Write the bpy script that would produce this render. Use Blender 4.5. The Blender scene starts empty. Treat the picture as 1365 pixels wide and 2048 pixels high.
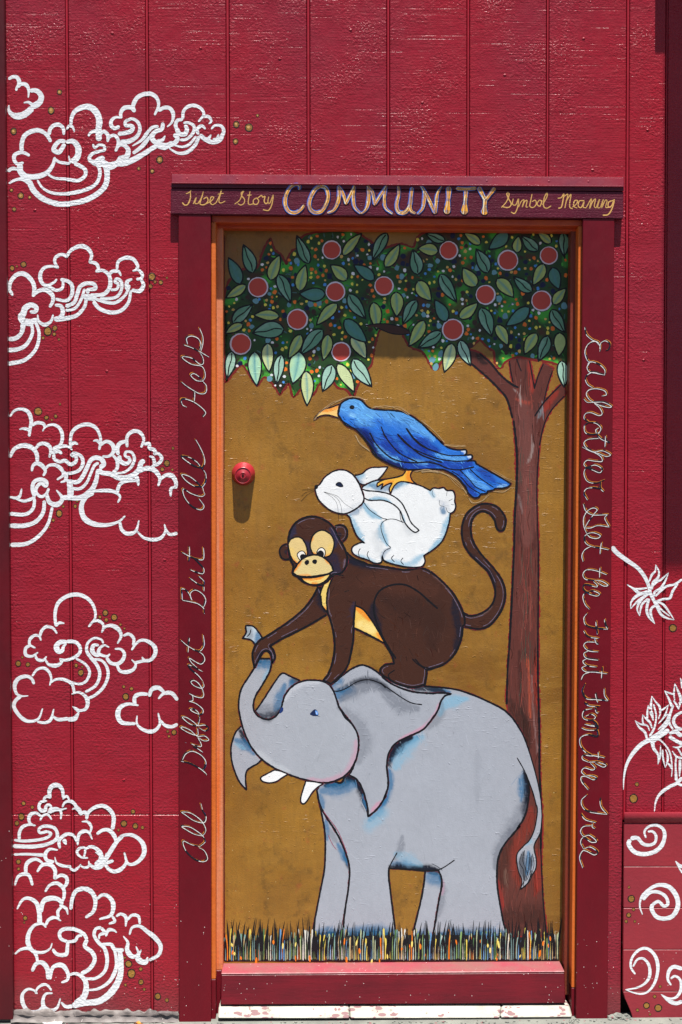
import bpy, bmesh, math, random
import numpy as np
from mathutils import Vector, Matrix
random.seed(7); rng = np.random.default_rng(7)
R = math.radians
scene = bpy.context.scene; COL = scene.collection

# ------------------------------------------------------------------ camera
DIST = 3.61; F = 2845.0; PITCH, YAW, ROLL = R(1.75), R(1.0), R(0.08)
CAMH = DIST*math.tan(math.atan((2036-1024)/F)+PITCH)
CAM_LOC = Vector((0, -DIST, CAMH))
CAM_ROT = Matrix.Rotation(-YAW,3,'Z') @ Matrix.Rotation(R(90)-PITCH,3,'X') @ Matrix.Rotation(-ROLL,3,'Z')
cam = bpy.data.cameras.new('camera'); cam.sensor_fit='VERTICAL'; cam.sensor_height=36; cam.lens=36*F/2048
cam.clip_end=500; cam.clip_start=.05
camo = bpy.data.objects.new('camera', cam); COL.objects.link(camo)
camo.matrix_world = Matrix.Translation(CAM_LOC) @ CAM_ROT.to_4x4(); scene.camera = camo

# ------------------------------------------------------------------ light
SUN_EL, SUN_AZ = R(74.3), R(10)          # high sun in front of the wall, a little from the right
w = bpy.data.worlds.new('World'); scene.world = w; w.use_nodes = True
nt = w.node_tree; nt.nodes.clear()
sky = nt.nodes.new('ShaderNodeTexSky'); sky.sky_type='NISHITA'; sky.sun_disc=False
sky.sun_elevation = SUN_EL; sky.sun_rotation = R(180)-SUN_AZ
bg = nt.nodes.new('ShaderNodeBackground'); bg.inputs[1].default_value = 0.05
wo = nt.nodes.new('ShaderNodeOutputWorld'); nt.links.new(sky.outputs[0],bg.inputs[0]); nt.links.new(bg.outputs[0],wo.inputs[0])
sl = bpy.data.lights.new('sun','SUN'); sl.energy=5.0; sl.angle=R(0.5); sl.color=(1,.955,.89)
so = bpy.data.objects.new('sun', sl); COL.objects.link(so)
sdir = Vector((math.sin(SUN_AZ)*math.cos(SUN_EL), -math.cos(SUN_AZ)*math.cos(SUN_EL), math.sin(SUN_EL)))
so.rotation_euler = sdir.to_track_quat('Z','Y').to_euler(); so.location=(1,-6,9)
vs = scene.view_settings; vs.view_transform='Standard'; vs.look='None'; vs.gamma=1; vs.use_curve_mapping=False; vs.exposure=0.95

# ------------------------------------------------------------------ helpers
CR = np.array(CAM_ROT); CL = np.array(CAM_LOC)
def w2(xy, Y):
    """photo pixels -> points on the vertical plane at depth Y (vectorised; Y scalar or array)"""
    xy = np.asarray(xy, float).reshape(-1,2)
    d = np.stack([(xy[:,0]-682.5)/F, (1024-xy[:,1])/F, -np.ones(len(xy))],1) @ CR.T
    t = (np.asarray(Y)-CL[1])/d[:,1]
    return CL + d*t[:,None]
def lin(c):
    c = np.asarray(c,float)/255.
    return np.where(c<=.04045, c/12.92, ((c+.055)/1.055)**2.4)
def mk(name, parent=None, mat=None, me=None):
    o = bpy.data.objects.new(name, me); COL.objects.link(o)
    if parent is not None: o.parent = parent
    if mat is not None and me is not None: me.materials.append(mat)
    return o
def thing(name, label, cat, loc=(0,0,0), group=None):
    o = mk(name); o.location = loc; o['label']=label; o['category']=cat; o['kind']='thing'
    if group: o['group']=group
    o.empty_display_size=.05
    return o
def meshobj(name, verts, faces, mat, parent=None, cols=None, smooth=False, loc=None):
    me = bpy.data.meshes.new(name); me.from_pydata([tuple(map(float,v)) for v in verts], [], [tuple(map(int,f)) for f in faces]); me.update()
    if cols is not None:
        a = me.color_attributes.new('Col','FLOAT_COLOR','POINT')
        c = np.ones((len(verts),4),np.float32); c[:,:3]=np.asarray(cols); a.data.foreach_set('color', c.ravel())
    if smooth: me.polygons.foreach_set('use_smooth',[True]*len(me.polygons))
    o = mk(name,parent,mat,me)
    if parent is not None: o.matrix_parent_inverse = Matrix.Translation(-parent.location)
    return o
def bmobj(name, bm, mat, parent=None, bevel=0.0, smooth=False):
    if bevel: bmesh.ops.bevel(bm, geom=bm.edges[:], offset=bevel, segments=1, affect='EDGES', clamp_overlap=True)
    bmesh.ops.recalc_face_normals(bm, faces=bm.faces[:])
    me = bpy.data.meshes.new(name); bm.to_mesh(me); bm.free()
    if smooth: me.polygons.foreach_set('use_smooth',[True]*len(me.polygons))
    o = mk(name,parent,mat,me)
    if parent is not None: o.matrix_parent_inverse = Matrix.Translation(-parent.location)
    return o
def prism(bm, pxpts, Yf, Yb):
    """solid from a photo-plane polygon: front at depth Yf (list = per-corner), back at Yb straight behind"""
    Yf = np.broadcast_to(np.asarray(Yf,float),(len(pxpts),))
    fr = w2(pxpts, Yf); v1=[bm.verts.new(p) for p in fr]; v2=[bm.verts.new((p[0],Yb,p[2])) for p in fr]
    bm.faces.new(v1); bm.faces.new(v2[::-1]); n=len(v1)
    for i in range(n): bm.faces.new((v1[i],v2[i],v2[(i+1)%n],v1[(i+1)%n]))
def slab(name, pxpts, Yf, Yb, mat, parent, bevel=.0012):
    bm = bmesh.new(); prism(bm,pxpts,Yf,Yb); return bmobj(name,bm,mat,parent,bevel)
def box(bm, lo, hi):
    r = bmesh.ops.create_cube(bm,size=1)['verts']
    for v in r: v.co = Vector([lo[i]+(v.co[i]+.5)*(hi[i]-lo[i]) for i in range(3)])

def P(reg, s):
    ox,oy,k = reg
    return np.array([[ox+float(a.split(',')[0])/k, oy+float(a.split(',')[1].rstrip('!'))/k] for a in s.split()])
def spline(pts, step=1.6, closed=False):
    """Catmull-Rom through pts (n,2+), resampled about every step px"""
    p = np.asarray(pts,float); n=len(p)
    if n==2 and not closed:
        m=max(2,int(np.hypot(*(p[1]-p[0])[:2])/step)+1); return p[0]+(p[1]-p[0])*np.linspace(0,1,m)[:,None]
    if closed: q=np.vstack([p[-1],p,p[0],p[1]])
    else: q=np.vstack([2*p[0]-p[1],p,2*p[-1]-p[-2]])
    out=[]
    for i in range(len(q)-3):
        a,b,c,d=q[i:i+4]; m=max(2,int(np.hypot(*(c-b)[:2])/step)+1); t=np.linspace(0,1,m,endpoint=False)[:,None]
        out.append(.5*((2*b)+(c-a)*t+(2*a-5*b+4*c-d)*t*t+(3*b-a-3*c+d)*t**3))
    r=np.vstack(out)
    return r if closed else np.vstack([r,p[-1]])
def polygon(segs, step=1.6):
    """closed outline from (region, string) segments; '!' marks a sharp corner"""
    pts=[];cor=[]
    for reg,s in segs:
        pts.append(P(reg,s)); cor += [a.endswith('!') for a in s.split()]
    pts=np.vstack(pts); cor=np.array(cor)
    if not cor.any(): return spline(pts,step,True)
    k=int(np.argmax(cor)); pts=np.roll(pts,-k,0); cor=np.roll(cor,-k)
    idx=[i for i in range(len(pts)) if cor[i]]+[len(pts)]; pp=np.vstack([pts,pts[0]]); out=[]
    for a,b in zip(idx[:-1],idx[1:]): out.append(spline(pp[a:b+1],step)[:-1])
    return np.vstack(out)
def inside(q, poly):
    x,y=q[:,0],q[:,1]; r=np.zeros(len(q),bool); a=poly; b=np.roll(poly,-1,0)
    for (x1,y1),(x2,y2) in zip(a,b):
        if y1==y2: continue
        c=((y1>y)!=(y2>y)); r ^= c & (x < (x2-x1)*(y-y1)/(y2-y1)+x1)
    return r
def segdist(q, line):
    d=np.full(len(q),1e9); near=np.zeros_like(q); arc=np.zeros(len(q)); s0=0.
    for a,b in zip(line[:-1],line[1:]):
        ab=b-a; L_=math.hypot(*ab); t=np.clip(((q-a)@ab)/max(ab@ab,1e-9),0,1); pr=a+t[:,None]*ab; e=np.hypot(*(q-pr).T)
        m=e<d; d[m]=e[m]; near[m]=pr[m]; arc[m]=s0+t[m]*L_; s0+=L_
    segdist.arc=arc; return d,near
_lat = rng.random((256,256))
def vnoise(x,y):
    xi=np.floor(x).astype(int); yi=np.floor(y).astype(int); fx=x-xi; fy=y-yi; fx=fx*fx*(3-2*fx); fy=fy*fy*(3-2*fy)
    g=lambda i,j:_lat[i%256,j%256]
    return (g(xi,yi)*(1-fx)+g(xi+1,yi)*fx)*(1-fy)+(g(xi,yi+1)*(1-fx)+g(xi+1,yi+1)*fx)*fy
def fbm(x,y): return .5*vnoise(x,y)+.3*vnoise(2.1*x+7,2.1*y+3)+.2*vnoise(4.3*x+1,4.3*y+9)

class Paint:
    """flat painted marks gathered into one mesh with vertex colours; every mark lies a hair above the last"""
    eps = 0.0000015
    def __init__(s, Y): s.Y=Y; s.v=[]; s.f=[]; s.c=[]; s.n=0; s.lev=1
    def add(s, v, f, c):
        s.v.append(np.asarray(v,float)); s.c.append(np.broadcast_to(np.asarray(c,float),(len(v),3)).copy())
        s.f += [tuple(int(i)+s.n for i in q) for q in f]; s.n += len(v)
    def ribbon(s, pts, wid, col, closed=False, round_end=True, jitter=0.0):
        p=np.asarray(pts,float); n=len(p)
        if n<2: return
        if closed: t=np.roll(p,-1,0)-np.roll(p,1,0)
        else:
            t=np.gradient(p,axis=0)
        L=np.hypot(t[:,0],t[:,1]); t=t/np.maximum(L,1e-9)[:,None]; nn=np.stack([-t[:,1],t[:,0]],1)
        wd=np.broadcast_to(np.asarray(wid,float),(n,)).copy()
        if jitter: 
            ph=rng.random()*200; wd=wd*(1+jitter*(fbm(np.arange(n)*.35+ph, np.full(n,ph))-.5)*2)
        if round_end and not closed:
            s_=np.r_[0,np.cumsum(np.hypot(*np.diff(p,axis=0).T))]; rad=np.maximum(wd/2,.3)
            k0=np.clip(s_/rad[0],0,1); k1=np.clip((s_[-1]-s_)/rad[-1],0,1)
            wd=wd*np.sqrt(np.clip(1-(1-k0)**2,.08,1))*np.sqrt(np.clip(1-(1-k1)**2,.08,1))
        a=p+nn*wd[:,None]/2; b=p-nn*wd[:,None]/2
        Yv=s.Y-s.eps*(s.lev+np.linspace(0,.9,n)); s.lev+=1
        va=w2(a,Yv); vb=w2(b,Yv); v=np.empty((2*n,3)); v[0::2]=va; v[1::2]=vb
        m=n if closed else n-1
        f=[(2*i,2*((i+1)%n),2*((i+1)%n)+1,2*i+1) for i in range(m)]
        c=np.asarray(col,float)
        if c.ndim==2: c=np.repeat(c,2,0)
        s.add(v,f,c)
    def stroke(s, reg, line, col, scale=1.0, jitter=.06, step=1.6):
        """'w0,w1,w2 x,y x,y ...' in zoomed pixels"""
        ws,rest=line.split(' ',1); pts=P(reg,rest); sp=spline(pts,step)
        s_=np.r_[0,np.cumsum(np.hypot(*np.diff(sp,axis=0).T))]; s_/=max(s_[-1],1e-6)
        wv=np.interp(s_,[0,.5,1],[float(x)/reg[2]*scale for x in ws.split(',')])
        s.ribbon(sp,wv,col,jitter=jitter)
    def disc(s, cx,cy,r,col,n=20,sq=1.0,wob=.06):
        a=np.linspace(0,2*math.pi,n,endpoint=False); rr=r*(1+wob*(rng.random(n)-.5)*2)
        p=np.stack([cx+rr*np.cos(a),cy+sq*rr*np.sin(a)],1); p=np.vstack([[cx,cy],p])
        Y=s.Y-s.eps*s.lev; s.lev+=1
        s.add(w2(p,Y),[(0,1+i,1+(i+1)%n) for i in range(n)],col)
    def fill(s, poly, col, marks=(), step=2.4, mottle=.05, streak=(9,9)):
        lo=poly.min(0)-step; hi=poly.max(0)+step
        nx=int((hi[0]-lo[0])/step)+2; ny=int((hi[1]-lo[1])/step)+2
        gx,gy=np.meshgrid(lo[0]+np.arange(nx)*step, lo[1]+np.arange(ny)*step); q=np.stack([gx.ravel(),gy.ravel()],1)
        I=np.zeros((ny,nx),bool); a=poly; b=np.roll(poly,-1,0); xs=lo[0]+np.arange(nx)*step
        for j in range(ny):
            y=lo[1]+j*step; m=(a[:,1]>y)!=(b[:,1]>y)
            if not m.any(): continue
            cx_=np.sort(a[m,0]+(y-a[m,1])*(b[m,0]-a[m,0])/(b[m,1]-a[m,1])); I[j]=np.searchsorted(cx_,xs)%2==1
        ins=I.ravel()
        any_=I[:-1,:-1]|I[1:,:-1]|I[:-1,1:]|I[1:,1:]
        cy,cx=np.nonzero(any_); i0=cy*nx+cx; F_=np.stack([i0,i0+1,i0+nx+1,i0+nx],1)
        used=np.unique(F_); out=used[~ins[used]]
        if len(out): q[out]=segdist(q[out],np.vstack([poly,poly[0]]))[1]
        remap=-np.ones(nx*ny,int); remap[used]=np.arange(len(used)); F_=remap[F_]; q=q[used]
        base=lin(col); c=np.tile(base,(len(q),1))
        c*= (1+mottle*2*(fbm(q[:,0]/streak[0],q[:,1]/streak[1])-.5))[:,None]
        c*= (1+mottle*2*(fbm(q[:,0]/70+5,q[:,1]/70)-.5))[:,None]
        for mc,rad,stg,segs in marks:
            line=np.vstack([P(r_,t_) for r_,t_ in segs]); line=spline(line,4) if len(line)>1 else np.vstack([line,line+.1])
            d,_=segdist(q,line)
            arc=segdist.arc; big=fbm(q[:,0]/16+rad,q[:,1]/16); sd=rng.random()*90
            hair=.6*vnoise(d/1.5+sd,arc/16+sd)+.4*vnoise(arc/2.2+sd,d/13+sd)
            Lt=max(arc.max(),1e-6); tp=np.clip(np.minimum(arc,Lt-arc)/(rad*2.2)+.35,.35,1) if Lt>rad*2 else 1.0
            k=np.clip(1-d/(rad*tp*(.65+.95*big)),0,1); k=k*k*(3-2*k); k=np.clip(k*1.35*(.3+1.35*hair),0,1)*stg
            c=c*(1-k[:,None])+lin(mc)*k[:,None]
        Y=s.Y-s.eps*s.lev; s.lev+=1
        s.add(w2(q,Y),F_,c); s.lastq=q; s.lastc=c
    def hairs(s, poly, n, cols, ln, wd, ang, spread=.35, var=.12, under=None):
        """many short thin brush marks inside an outline"""
        lo,hi=poly.min(0),poly.max(0); q=lo+rng.random((n*3,2))*(hi-lo); q=q[inside(q,poly)][:n]; l0=s.lev
        if under is not None: pk=rng.permutation(len(s.lastq))[:5000]; uq,uc=s.lastq[pk],s.lastc[pk]
        for k,c in enumerate(q):
            a=(ang(c) if callable(ang) else ang)+rng.normal(0,spread); L_=rng.uniform(*ln); d=np.array([math.cos(a),math.sin(a)]); nn=np.array([-d[1],d[0]])*L_*rng.normal(0,.06)
            pts=np.stack([c-d*L_/2,c+nn,c+d*L_/2]); pts=pts[inside(pts,poly)]
            if len(pts)<3: continue
            if under is not None:
                i=np.argmin((uq[:,0]-c[0])**2+(uq[:,1]-c[1])**2); cc=np.clip(uc[i]*(1+rng.normal(0,under))+rng.normal(0,under*.02),0,1)
            else: cc=lin(cols[rng.integers(len(cols))])*rng.uniform(1-var,1+var)
            s.lev=l0+k%7; s.ribbon(spline(pts,max(2.5,L_/6)),rng.uniform(*wd)*np.array([1.]),cc,jitter=.5)
        s.lev=l0+8
    def build(s, name, mat, parent):
        v=np.vstack(s.v); c=np.vstack(s.c)
        return meshobj(name,v,s.f,mat,parent,cols=np.clip(c,0,1))

# ------------------------------------------------------------------ materials
def node(nt,t,**k):
    n=nt.nodes.new(t)
    for a,b in k.items(): setattr(n,a,b)
    return n
def nmap(nt, scale):
    g=node(nt,'ShaderNodeNewGeometry'); m=node(nt,'ShaderNodeMapping'); m.inputs['Scale'].default_value=scale
    nt.links.new(g.outputs['Position'],m.inputs['Vector']); return m.outputs[0]
def noise(nt, scale, detail=4, rough=.6, s=1.0):
    n=node(nt,'ShaderNodeTexNoise'); n.inputs['Scale'].default_value=s; n.inputs['Detail'].default_value=detail; n.inputs['Roughness'].default_value=rough
    nt.links.new(nmap(nt,scale),n.inputs['Vector']); return n.outputs[0]
def math_(nt,op,a,b=0.0,clamp=False):
    n=node(nt,'ShaderNodeMath',operation=op); n.use_clamp=clamp
    for i,x in enumerate((a,b)):
        if isinstance(x,(int,float)): n.inputs[i].default_value=x
        else: nt.links.new(x,n.inputs[i])
    return n.outputs[0]
def ramp(nt, x, a, b, lo=0.0, hi=1.0):
    n=node(nt,'ShaderNodeMapRange'); n.inputs[1].default_value=a; n.inputs[2].default_value=b; n.inputs[3].default_value=lo; n.inputs[4].default_value=hi
    nt.links.new(x,n.inputs[0]); return n.outputs[0]
def mixc(nt, f, a, b):
    n=node(nt,'ShaderNodeMix',data_type='RGBA')
    if isinstance(f,(int,float)): n.inputs[0].default_value=f
    else: nt.links.new(f,n.inputs[0])
    for i,x in ((6,a),(7,b)):
        if isinstance(x,tuple): n.inputs[i].default_value=(*x,1) if len(x)==3 else x
        else: nt.links.new(x,n.inputs[i])
    return n.outputs[2]
def LC(*c): return tuple(float(x) for x in lin(c))
def posz(nt):
    g=node(nt,'ShaderNodeNewGeometry'); s=node(nt,'ShaderNodeSeparateXYZ'); nt.links.new(g.outputs['Position'],s.inputs[0]); return s.outputs
def bump(nt, h, strength, dist, bs):
    b=node(nt,'ShaderNodeBump'); b.inputs['Strength'].default_value=strength; b.inputs['Distance'].default_value=dist
    nt.links.new(h,b.inputs['Height']); nt.links.new(b.outputs[0],bs.inputs['Normal'])
def specks(nt, col, speck=(235,225,220), zmax=.35, scale=(105,105,105), thr=.10):
    """splashes of pale paint and dirt near the ground"""
    v=node(nt,'ShaderNodeTexVoronoi'); v.inputs['Scale'].default_value=1.0; nt.links.new(nmap(nt,scale),v.inputs['Vector'])
    pick=math_(nt,'GREATER_THAN',noise(nt,(31,31,31),2),.56)
    d=math_(nt,'LESS_THAN',v.outputs['Distance'],thr)
    z=ramp(nt,posz(nt)[2],zmax,.02,0,1); zz=math_(nt,'GREATER_THAN',math_(nt,'MULTIPLY',z,noise(nt,(9,9,9),2)),.22)
    return mixc(nt, math_(nt,'MULTIPLY',math_(nt,'MULTIPLY',d,pick),zz), col, LC(*speck))
def new(name):
    m=bpy.data.materials.new(name); m.use_nodes=True; n=m.node_tree; b=n.nodes['Principled BSDF']; return m,n,b
def woodheight(nt):
    """rough-sawn plywood: fine sideways saw marks, a few long notches, small paint lumps in patches"""
    saw=noise(nt,(16,30,250),4,.55); lump=noise(nt,(140,120,165),3,.55); grain=noise(nt,(300,260,420),2,.6)
    big=noise(nt,(6,6,7),3,.6); k=ramp(nt,big,.38,.66,.2,.85); k2=ramp(nt,noise(nt,(5,5,11),3,.6),.4,.65,1.0,.35)
    cut=math_(nt,'MULTIPLY',ramp(nt,noise(nt,(2.2,8,185),2,.5),.60,.66,0,1),ramp(nt,noise(nt,(12,12,60),2),.38,.52,0,1))
    h=math_(nt,'MULTIPLY',math_(nt,'MULTIPLY',saw,.34),k2); h=math_(nt,'ADD',h,math_(nt,'MULTIPLY',grain,.16))
    h=math_(nt,'ADD',h,math_(nt,'MULTIPLY',math_(nt,'MULTIPLY',lump,1.55),k)); return math_(nt,'SUBTRACT',h,math_(nt,'MULTIPLY',cut,.10))
def m_wall():
    m,n,b=new('red_siding_paint')
    v=noise(n,(2.2,2.2,1.4),4,.6); c=mixc(n,ramp(n,v,.35,.68),LC(151,26,41),LC(134,34,50))
    c=mixc(n,ramp(n,noise(n,(9,9,30),4),.52,.75,0,.55),c,LC(126,20,33))
    c=specks(n,c,zmax=.5)
    dirt=ramp(n,math_(n,'ADD',posz(n)[2],math_(n,'MULTIPLY',noise(n,(6,6,9),3),.16)),.06,.2,.6,0)
    c=mixc(n,dirt,c,LC(96,66,66))
    n.links.new(c,b.inputs['Base Color']); b.inputs['Specular IOR Level'].default_value=.3
    n.links.new(ramp(n,noise(n,(40,40,40),3),.3,.7,.2,.4),b.inputs['Roughness'])
    bump(n,woodheight(n),1.0,.0024,b); return m
def m_plain(name, c1, c2, rough=(.35,.5), spec=.5, bscale=(90,90,90), bh=.0008, sp=True, mscale=(6,6,3), zmax=.35, grain=None):
    m,n,b=new(name); c=mixc(n,ramp(n,noise(n,mscale,4),.35,.65),LC(*c1),LC(*c2))
    if sp: c=specks(n,c,zmax=zmax)
    n.links.new(c,b.inputs['Base Color']); b.inputs['Specular IOR Level'].default_value=spec
    n.links.new(ramp(n,noise(n,(30,30,30),3),.3,.7,*rough),b.inputs['Roughness'])
    h=noise(n,bscale,4)
    if grain: h=math_(n,'ADD',h,noise(n,grain,4))
    bump(n,h,.9,bh,b); return m
def m_art(name, wood):
    m,n,b=new(name); a=node(n,'ShaderNodeAttribute',attribute_name='Col')
    if wood:
        c=mixc(n,ramp(n,noise(n,(40,60,420),4,.65),.56,.74,0,.28),a.outputs['Color'],LC(176,70,90))
        n.links.new(c,b.inputs['Base Color']); bump(n,woodheight(n),.9,.0022,b); b.inputs['Roughness'].default_value=.5
    else:
        c=a.outputs['Color']; n.links.new(c,b.inputs['Base Color']); bump(n,doorheight(n),.8,.0010,b); b.inputs['Roughness'].default_value=.42
    b.inputs['Specular IOR Level'].default_value=.35
    return m
def doorheight(nt):
    a=noise(nt,(70,70,24),5,.65); f=noise(nt,(330,330,330),3,.6); s=noise(nt,(14,14,14),3,.5)
    rid=node(nt,'ShaderNodeTexNoise'); rid.noise_type='RIDGED_MULTIFRACTAL' if hasattr(rid,'noise_type') else 'FBM'
    rid.inputs['Scale'].default_value=1; rid.inputs['Detail'].default_value=3; nt.links.new(nmap(nt,(38,38,52)),rid.inputs['Vector'])
    h=math_(nt,'ADD',math_(nt,'MULTIPLY',a,.5),math_(nt,'MULTIPLY',f,.35)); h=math_(nt,'ADD',h,math_(nt,'MULTIPLY',s,.5))
    cut=math_(nt,'MULTIPLY',ramp(nt,noise(nt,(26,26,150),3,.6),.6,.68,0,1),ramp(nt,noise(nt,(7,7,7),2),.5,.62,0,1))
    h=math_(nt,'ADD',h,math_(nt,'MULTIPLY',cut,.45))
    drip=math_(nt,'MULTIPLY',ramp(nt,noise(nt,(110,110,90),2,.5),.7,.78,0,1),.55)
    return math_(nt,'ADD',math_(nt,'ADD',h,drip),math_(nt,'MULTIPLY',ramp(nt,rid.outputs[0],.9,1.6),.35))
def m_door():
    m,n,b=new('ochre_door_paint')
    c=mixc(n,ramp(n,noise(n,(3,3,3),5,.6),.35,.7),LC(158,112,38),LC(118,76,22))
    c=mixc(n,ramp(n,noise(n,(17,17,15),5,.75),.54,.72,0,.75),c,LC(86,60,22))
    c=mixc(n,ramp(n,noise(n,(8,8,30),4,.7),.5,.75,0,.5),c,LC(166,122,48))
    c=mixc(n,ramp(n,noise(n,(26,26,26),3,.6),.62,.75,0,.4),c,LC(160,62,44))
    z=posz(n)[2]
    c=mixc(n,ramp(n,noise(n,(120,120,14),3,.6),.4,.7,0,.4),c,LC(128,92,34))
    c=specks(n,c,speck=(220,200,150),zmax=1.6,scale=(60,60,60),thr=.06)
    n.links.new(c,b.inputs['Base Color']); n.links.new(ramp(n,noise(n,(20,20,20),3),.3,.7,.3,.5),b.inputs['Roughness'])
    bump(n,doorheight(n),1.0,.0016,b); return m
MAT=dict(wall=m_wall(), door=m_door(), artw=m_art('wall_art_paint',True), artd=m_art('door_art_paint',False),
 maroon=m_plain('maroon_trim_paint',(108,12,28),(94,12,26),spec=.22,bscale=(60,60,20),bh=.0010,zmax=.5),
 header=m_plain('plum_header_paint',(92,20,42),(80,14,36),spec=.3,bscale=(12,40,220),bh=.0012,sp=False,grain=(200,200,300)),
 flash=m_plain('painted_flashing',(104,30,52),(128,26,44),spec=.25,rough=(.4,.55),bh=.0006,sp=False,mscale=(9,9,9)),
 corner=m_plain('dark_corner_paint',(98,16,28),(74,18,26),spec=.25,bscale=(60,60,14),bh=.0012,zmax=1.0),
 groove=m_plain('groove_paint',(164,26,46),(146,26,42),spec=.3,bscale=(90,90,30),bh=.001,sp=False),
 dark=m_plain('dark_gap',(20,14,14),(26,18,18),rough=(.8,.9),spec=.1,sp=False),
 orange=m_plain('orange_stop_paint',(202,94,26),(214,110,40),rough=(.4,.55),bh=.0008,sp=False,mscale=(30,30,8)),
 pinkorange=m_plain('worn_orange_stop_paint',(214,106,42),(204,132,98),rough=(.4,.55),bh=.0008,sp=False,mscale=(70,70,4)),
 headstop=m_plain('red_orange_head_stop_paint',(196,74,20),(178,56,22),rough=(.4,.55),bh=.0008,sp=False,mscale=(20,20,40)),
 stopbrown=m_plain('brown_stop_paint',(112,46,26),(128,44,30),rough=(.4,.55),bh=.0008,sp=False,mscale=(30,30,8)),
 sill=m_plain('red_sill_paint',(118,16,34),(94,14,30),spec=.35,bscale=(14,50,120),bh=.0009,zmax=.6,mscale=(5,5,16)),
 tread=m_plain('dusty_pink_tread_paint',(150,66,78),(134,88,86),spec=.3,bscale=(40,90,90),mscale=(12,14,14),zmax=.6),
 wains=m_plain('wainscot_paint',(148,38,50),(136,34,48),rough=(.4,.55),bscale=(70,70,110),bh=.0007,zmax=.4),
 lock=m_plain('red_lock_paint',(160,20,38),(148,28,42),spec=.6,rough=(.28,.45),bh=.0002,sp=False),
)
def m_conc():
    m,n,b=new('pavement_concrete'); c=mixc(n,ramp(n,noise(n,(14,14,14),6,.65),.3,.7),LC(128,130,122),LC(98,100,95))
    v=node(n,'ShaderNodeTexVoronoi'); v.inputs['Scale'].default_value=1; n.links.new(nmap(n,(60,60,60)),v.inputs['Vector'])
    c=mixc(n,math_(n,'MULTIPLY',math_(n,'LESS_THAN',v.outputs['Distance'],.22),math_(n,'GREATER_THAN',noise(n,(20,20,20),2),.56)),c,LC(120,78,80))
    n.links.new(c,b.inputs['Base Color']); b.inputs['Roughness'].default_value=.85; bump(n,noise(n,(160,160,160),5),.8,.002,b); return m
def m_white():
    m,n,b=new('worn_white_step_paint'); c=mixc(n,ramp(n,noise(n,(20,20,20),5,.6),.3,.7),LC(186,184,172),LC(150,147,136))
    v=node(n,'ShaderNodeTexVoronoi'); v.inputs['Scale'].default_value=1; n.links.new(nmap(n,(40,110,60)),v.inputs['Vector'])
    c=mixc(n,math_(n,'MULTIPLY',math_(n,'LESS_THAN',v.outputs['Distance'],.42),math_(n,'GREATER_THAN',noise(n,(18,18,18),3),.52)),c,LC(126,92,94))
    c=mixc(n,ramp(n,noise(n,(44,60,44),5,.7),.6,.68,0,.75),c,LC(104,98,88))
    n.links.new(c,b.inputs['Base Color']); b.inputs['Roughness'].default_value=.7; bump(n,noise(n,(90,90,90),5),.8,.0016,b); return m
MAT['conc']=m_conc(); MAT['white']=m_white()
MAT['asphalt']=m_plain('road_asphalt',(62,62,62),(52,52,53),rough=(.8,.9),spec=.2,sp=False)
MAT['membrane']=m_plain('grey_base_flashing',(120,112,108),(88,80,80),rough=(.55,.7),bh=.002,bscale=(40,40,90))
MAT['paper']=m_plain('white_paper',(236,232,232),(214,208,210),sp=False)
MAT['leaf']=m_plain('dry_leaf',(206,150,70),(150,84,30),sp=False,mscale=(80,80,80))
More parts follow.
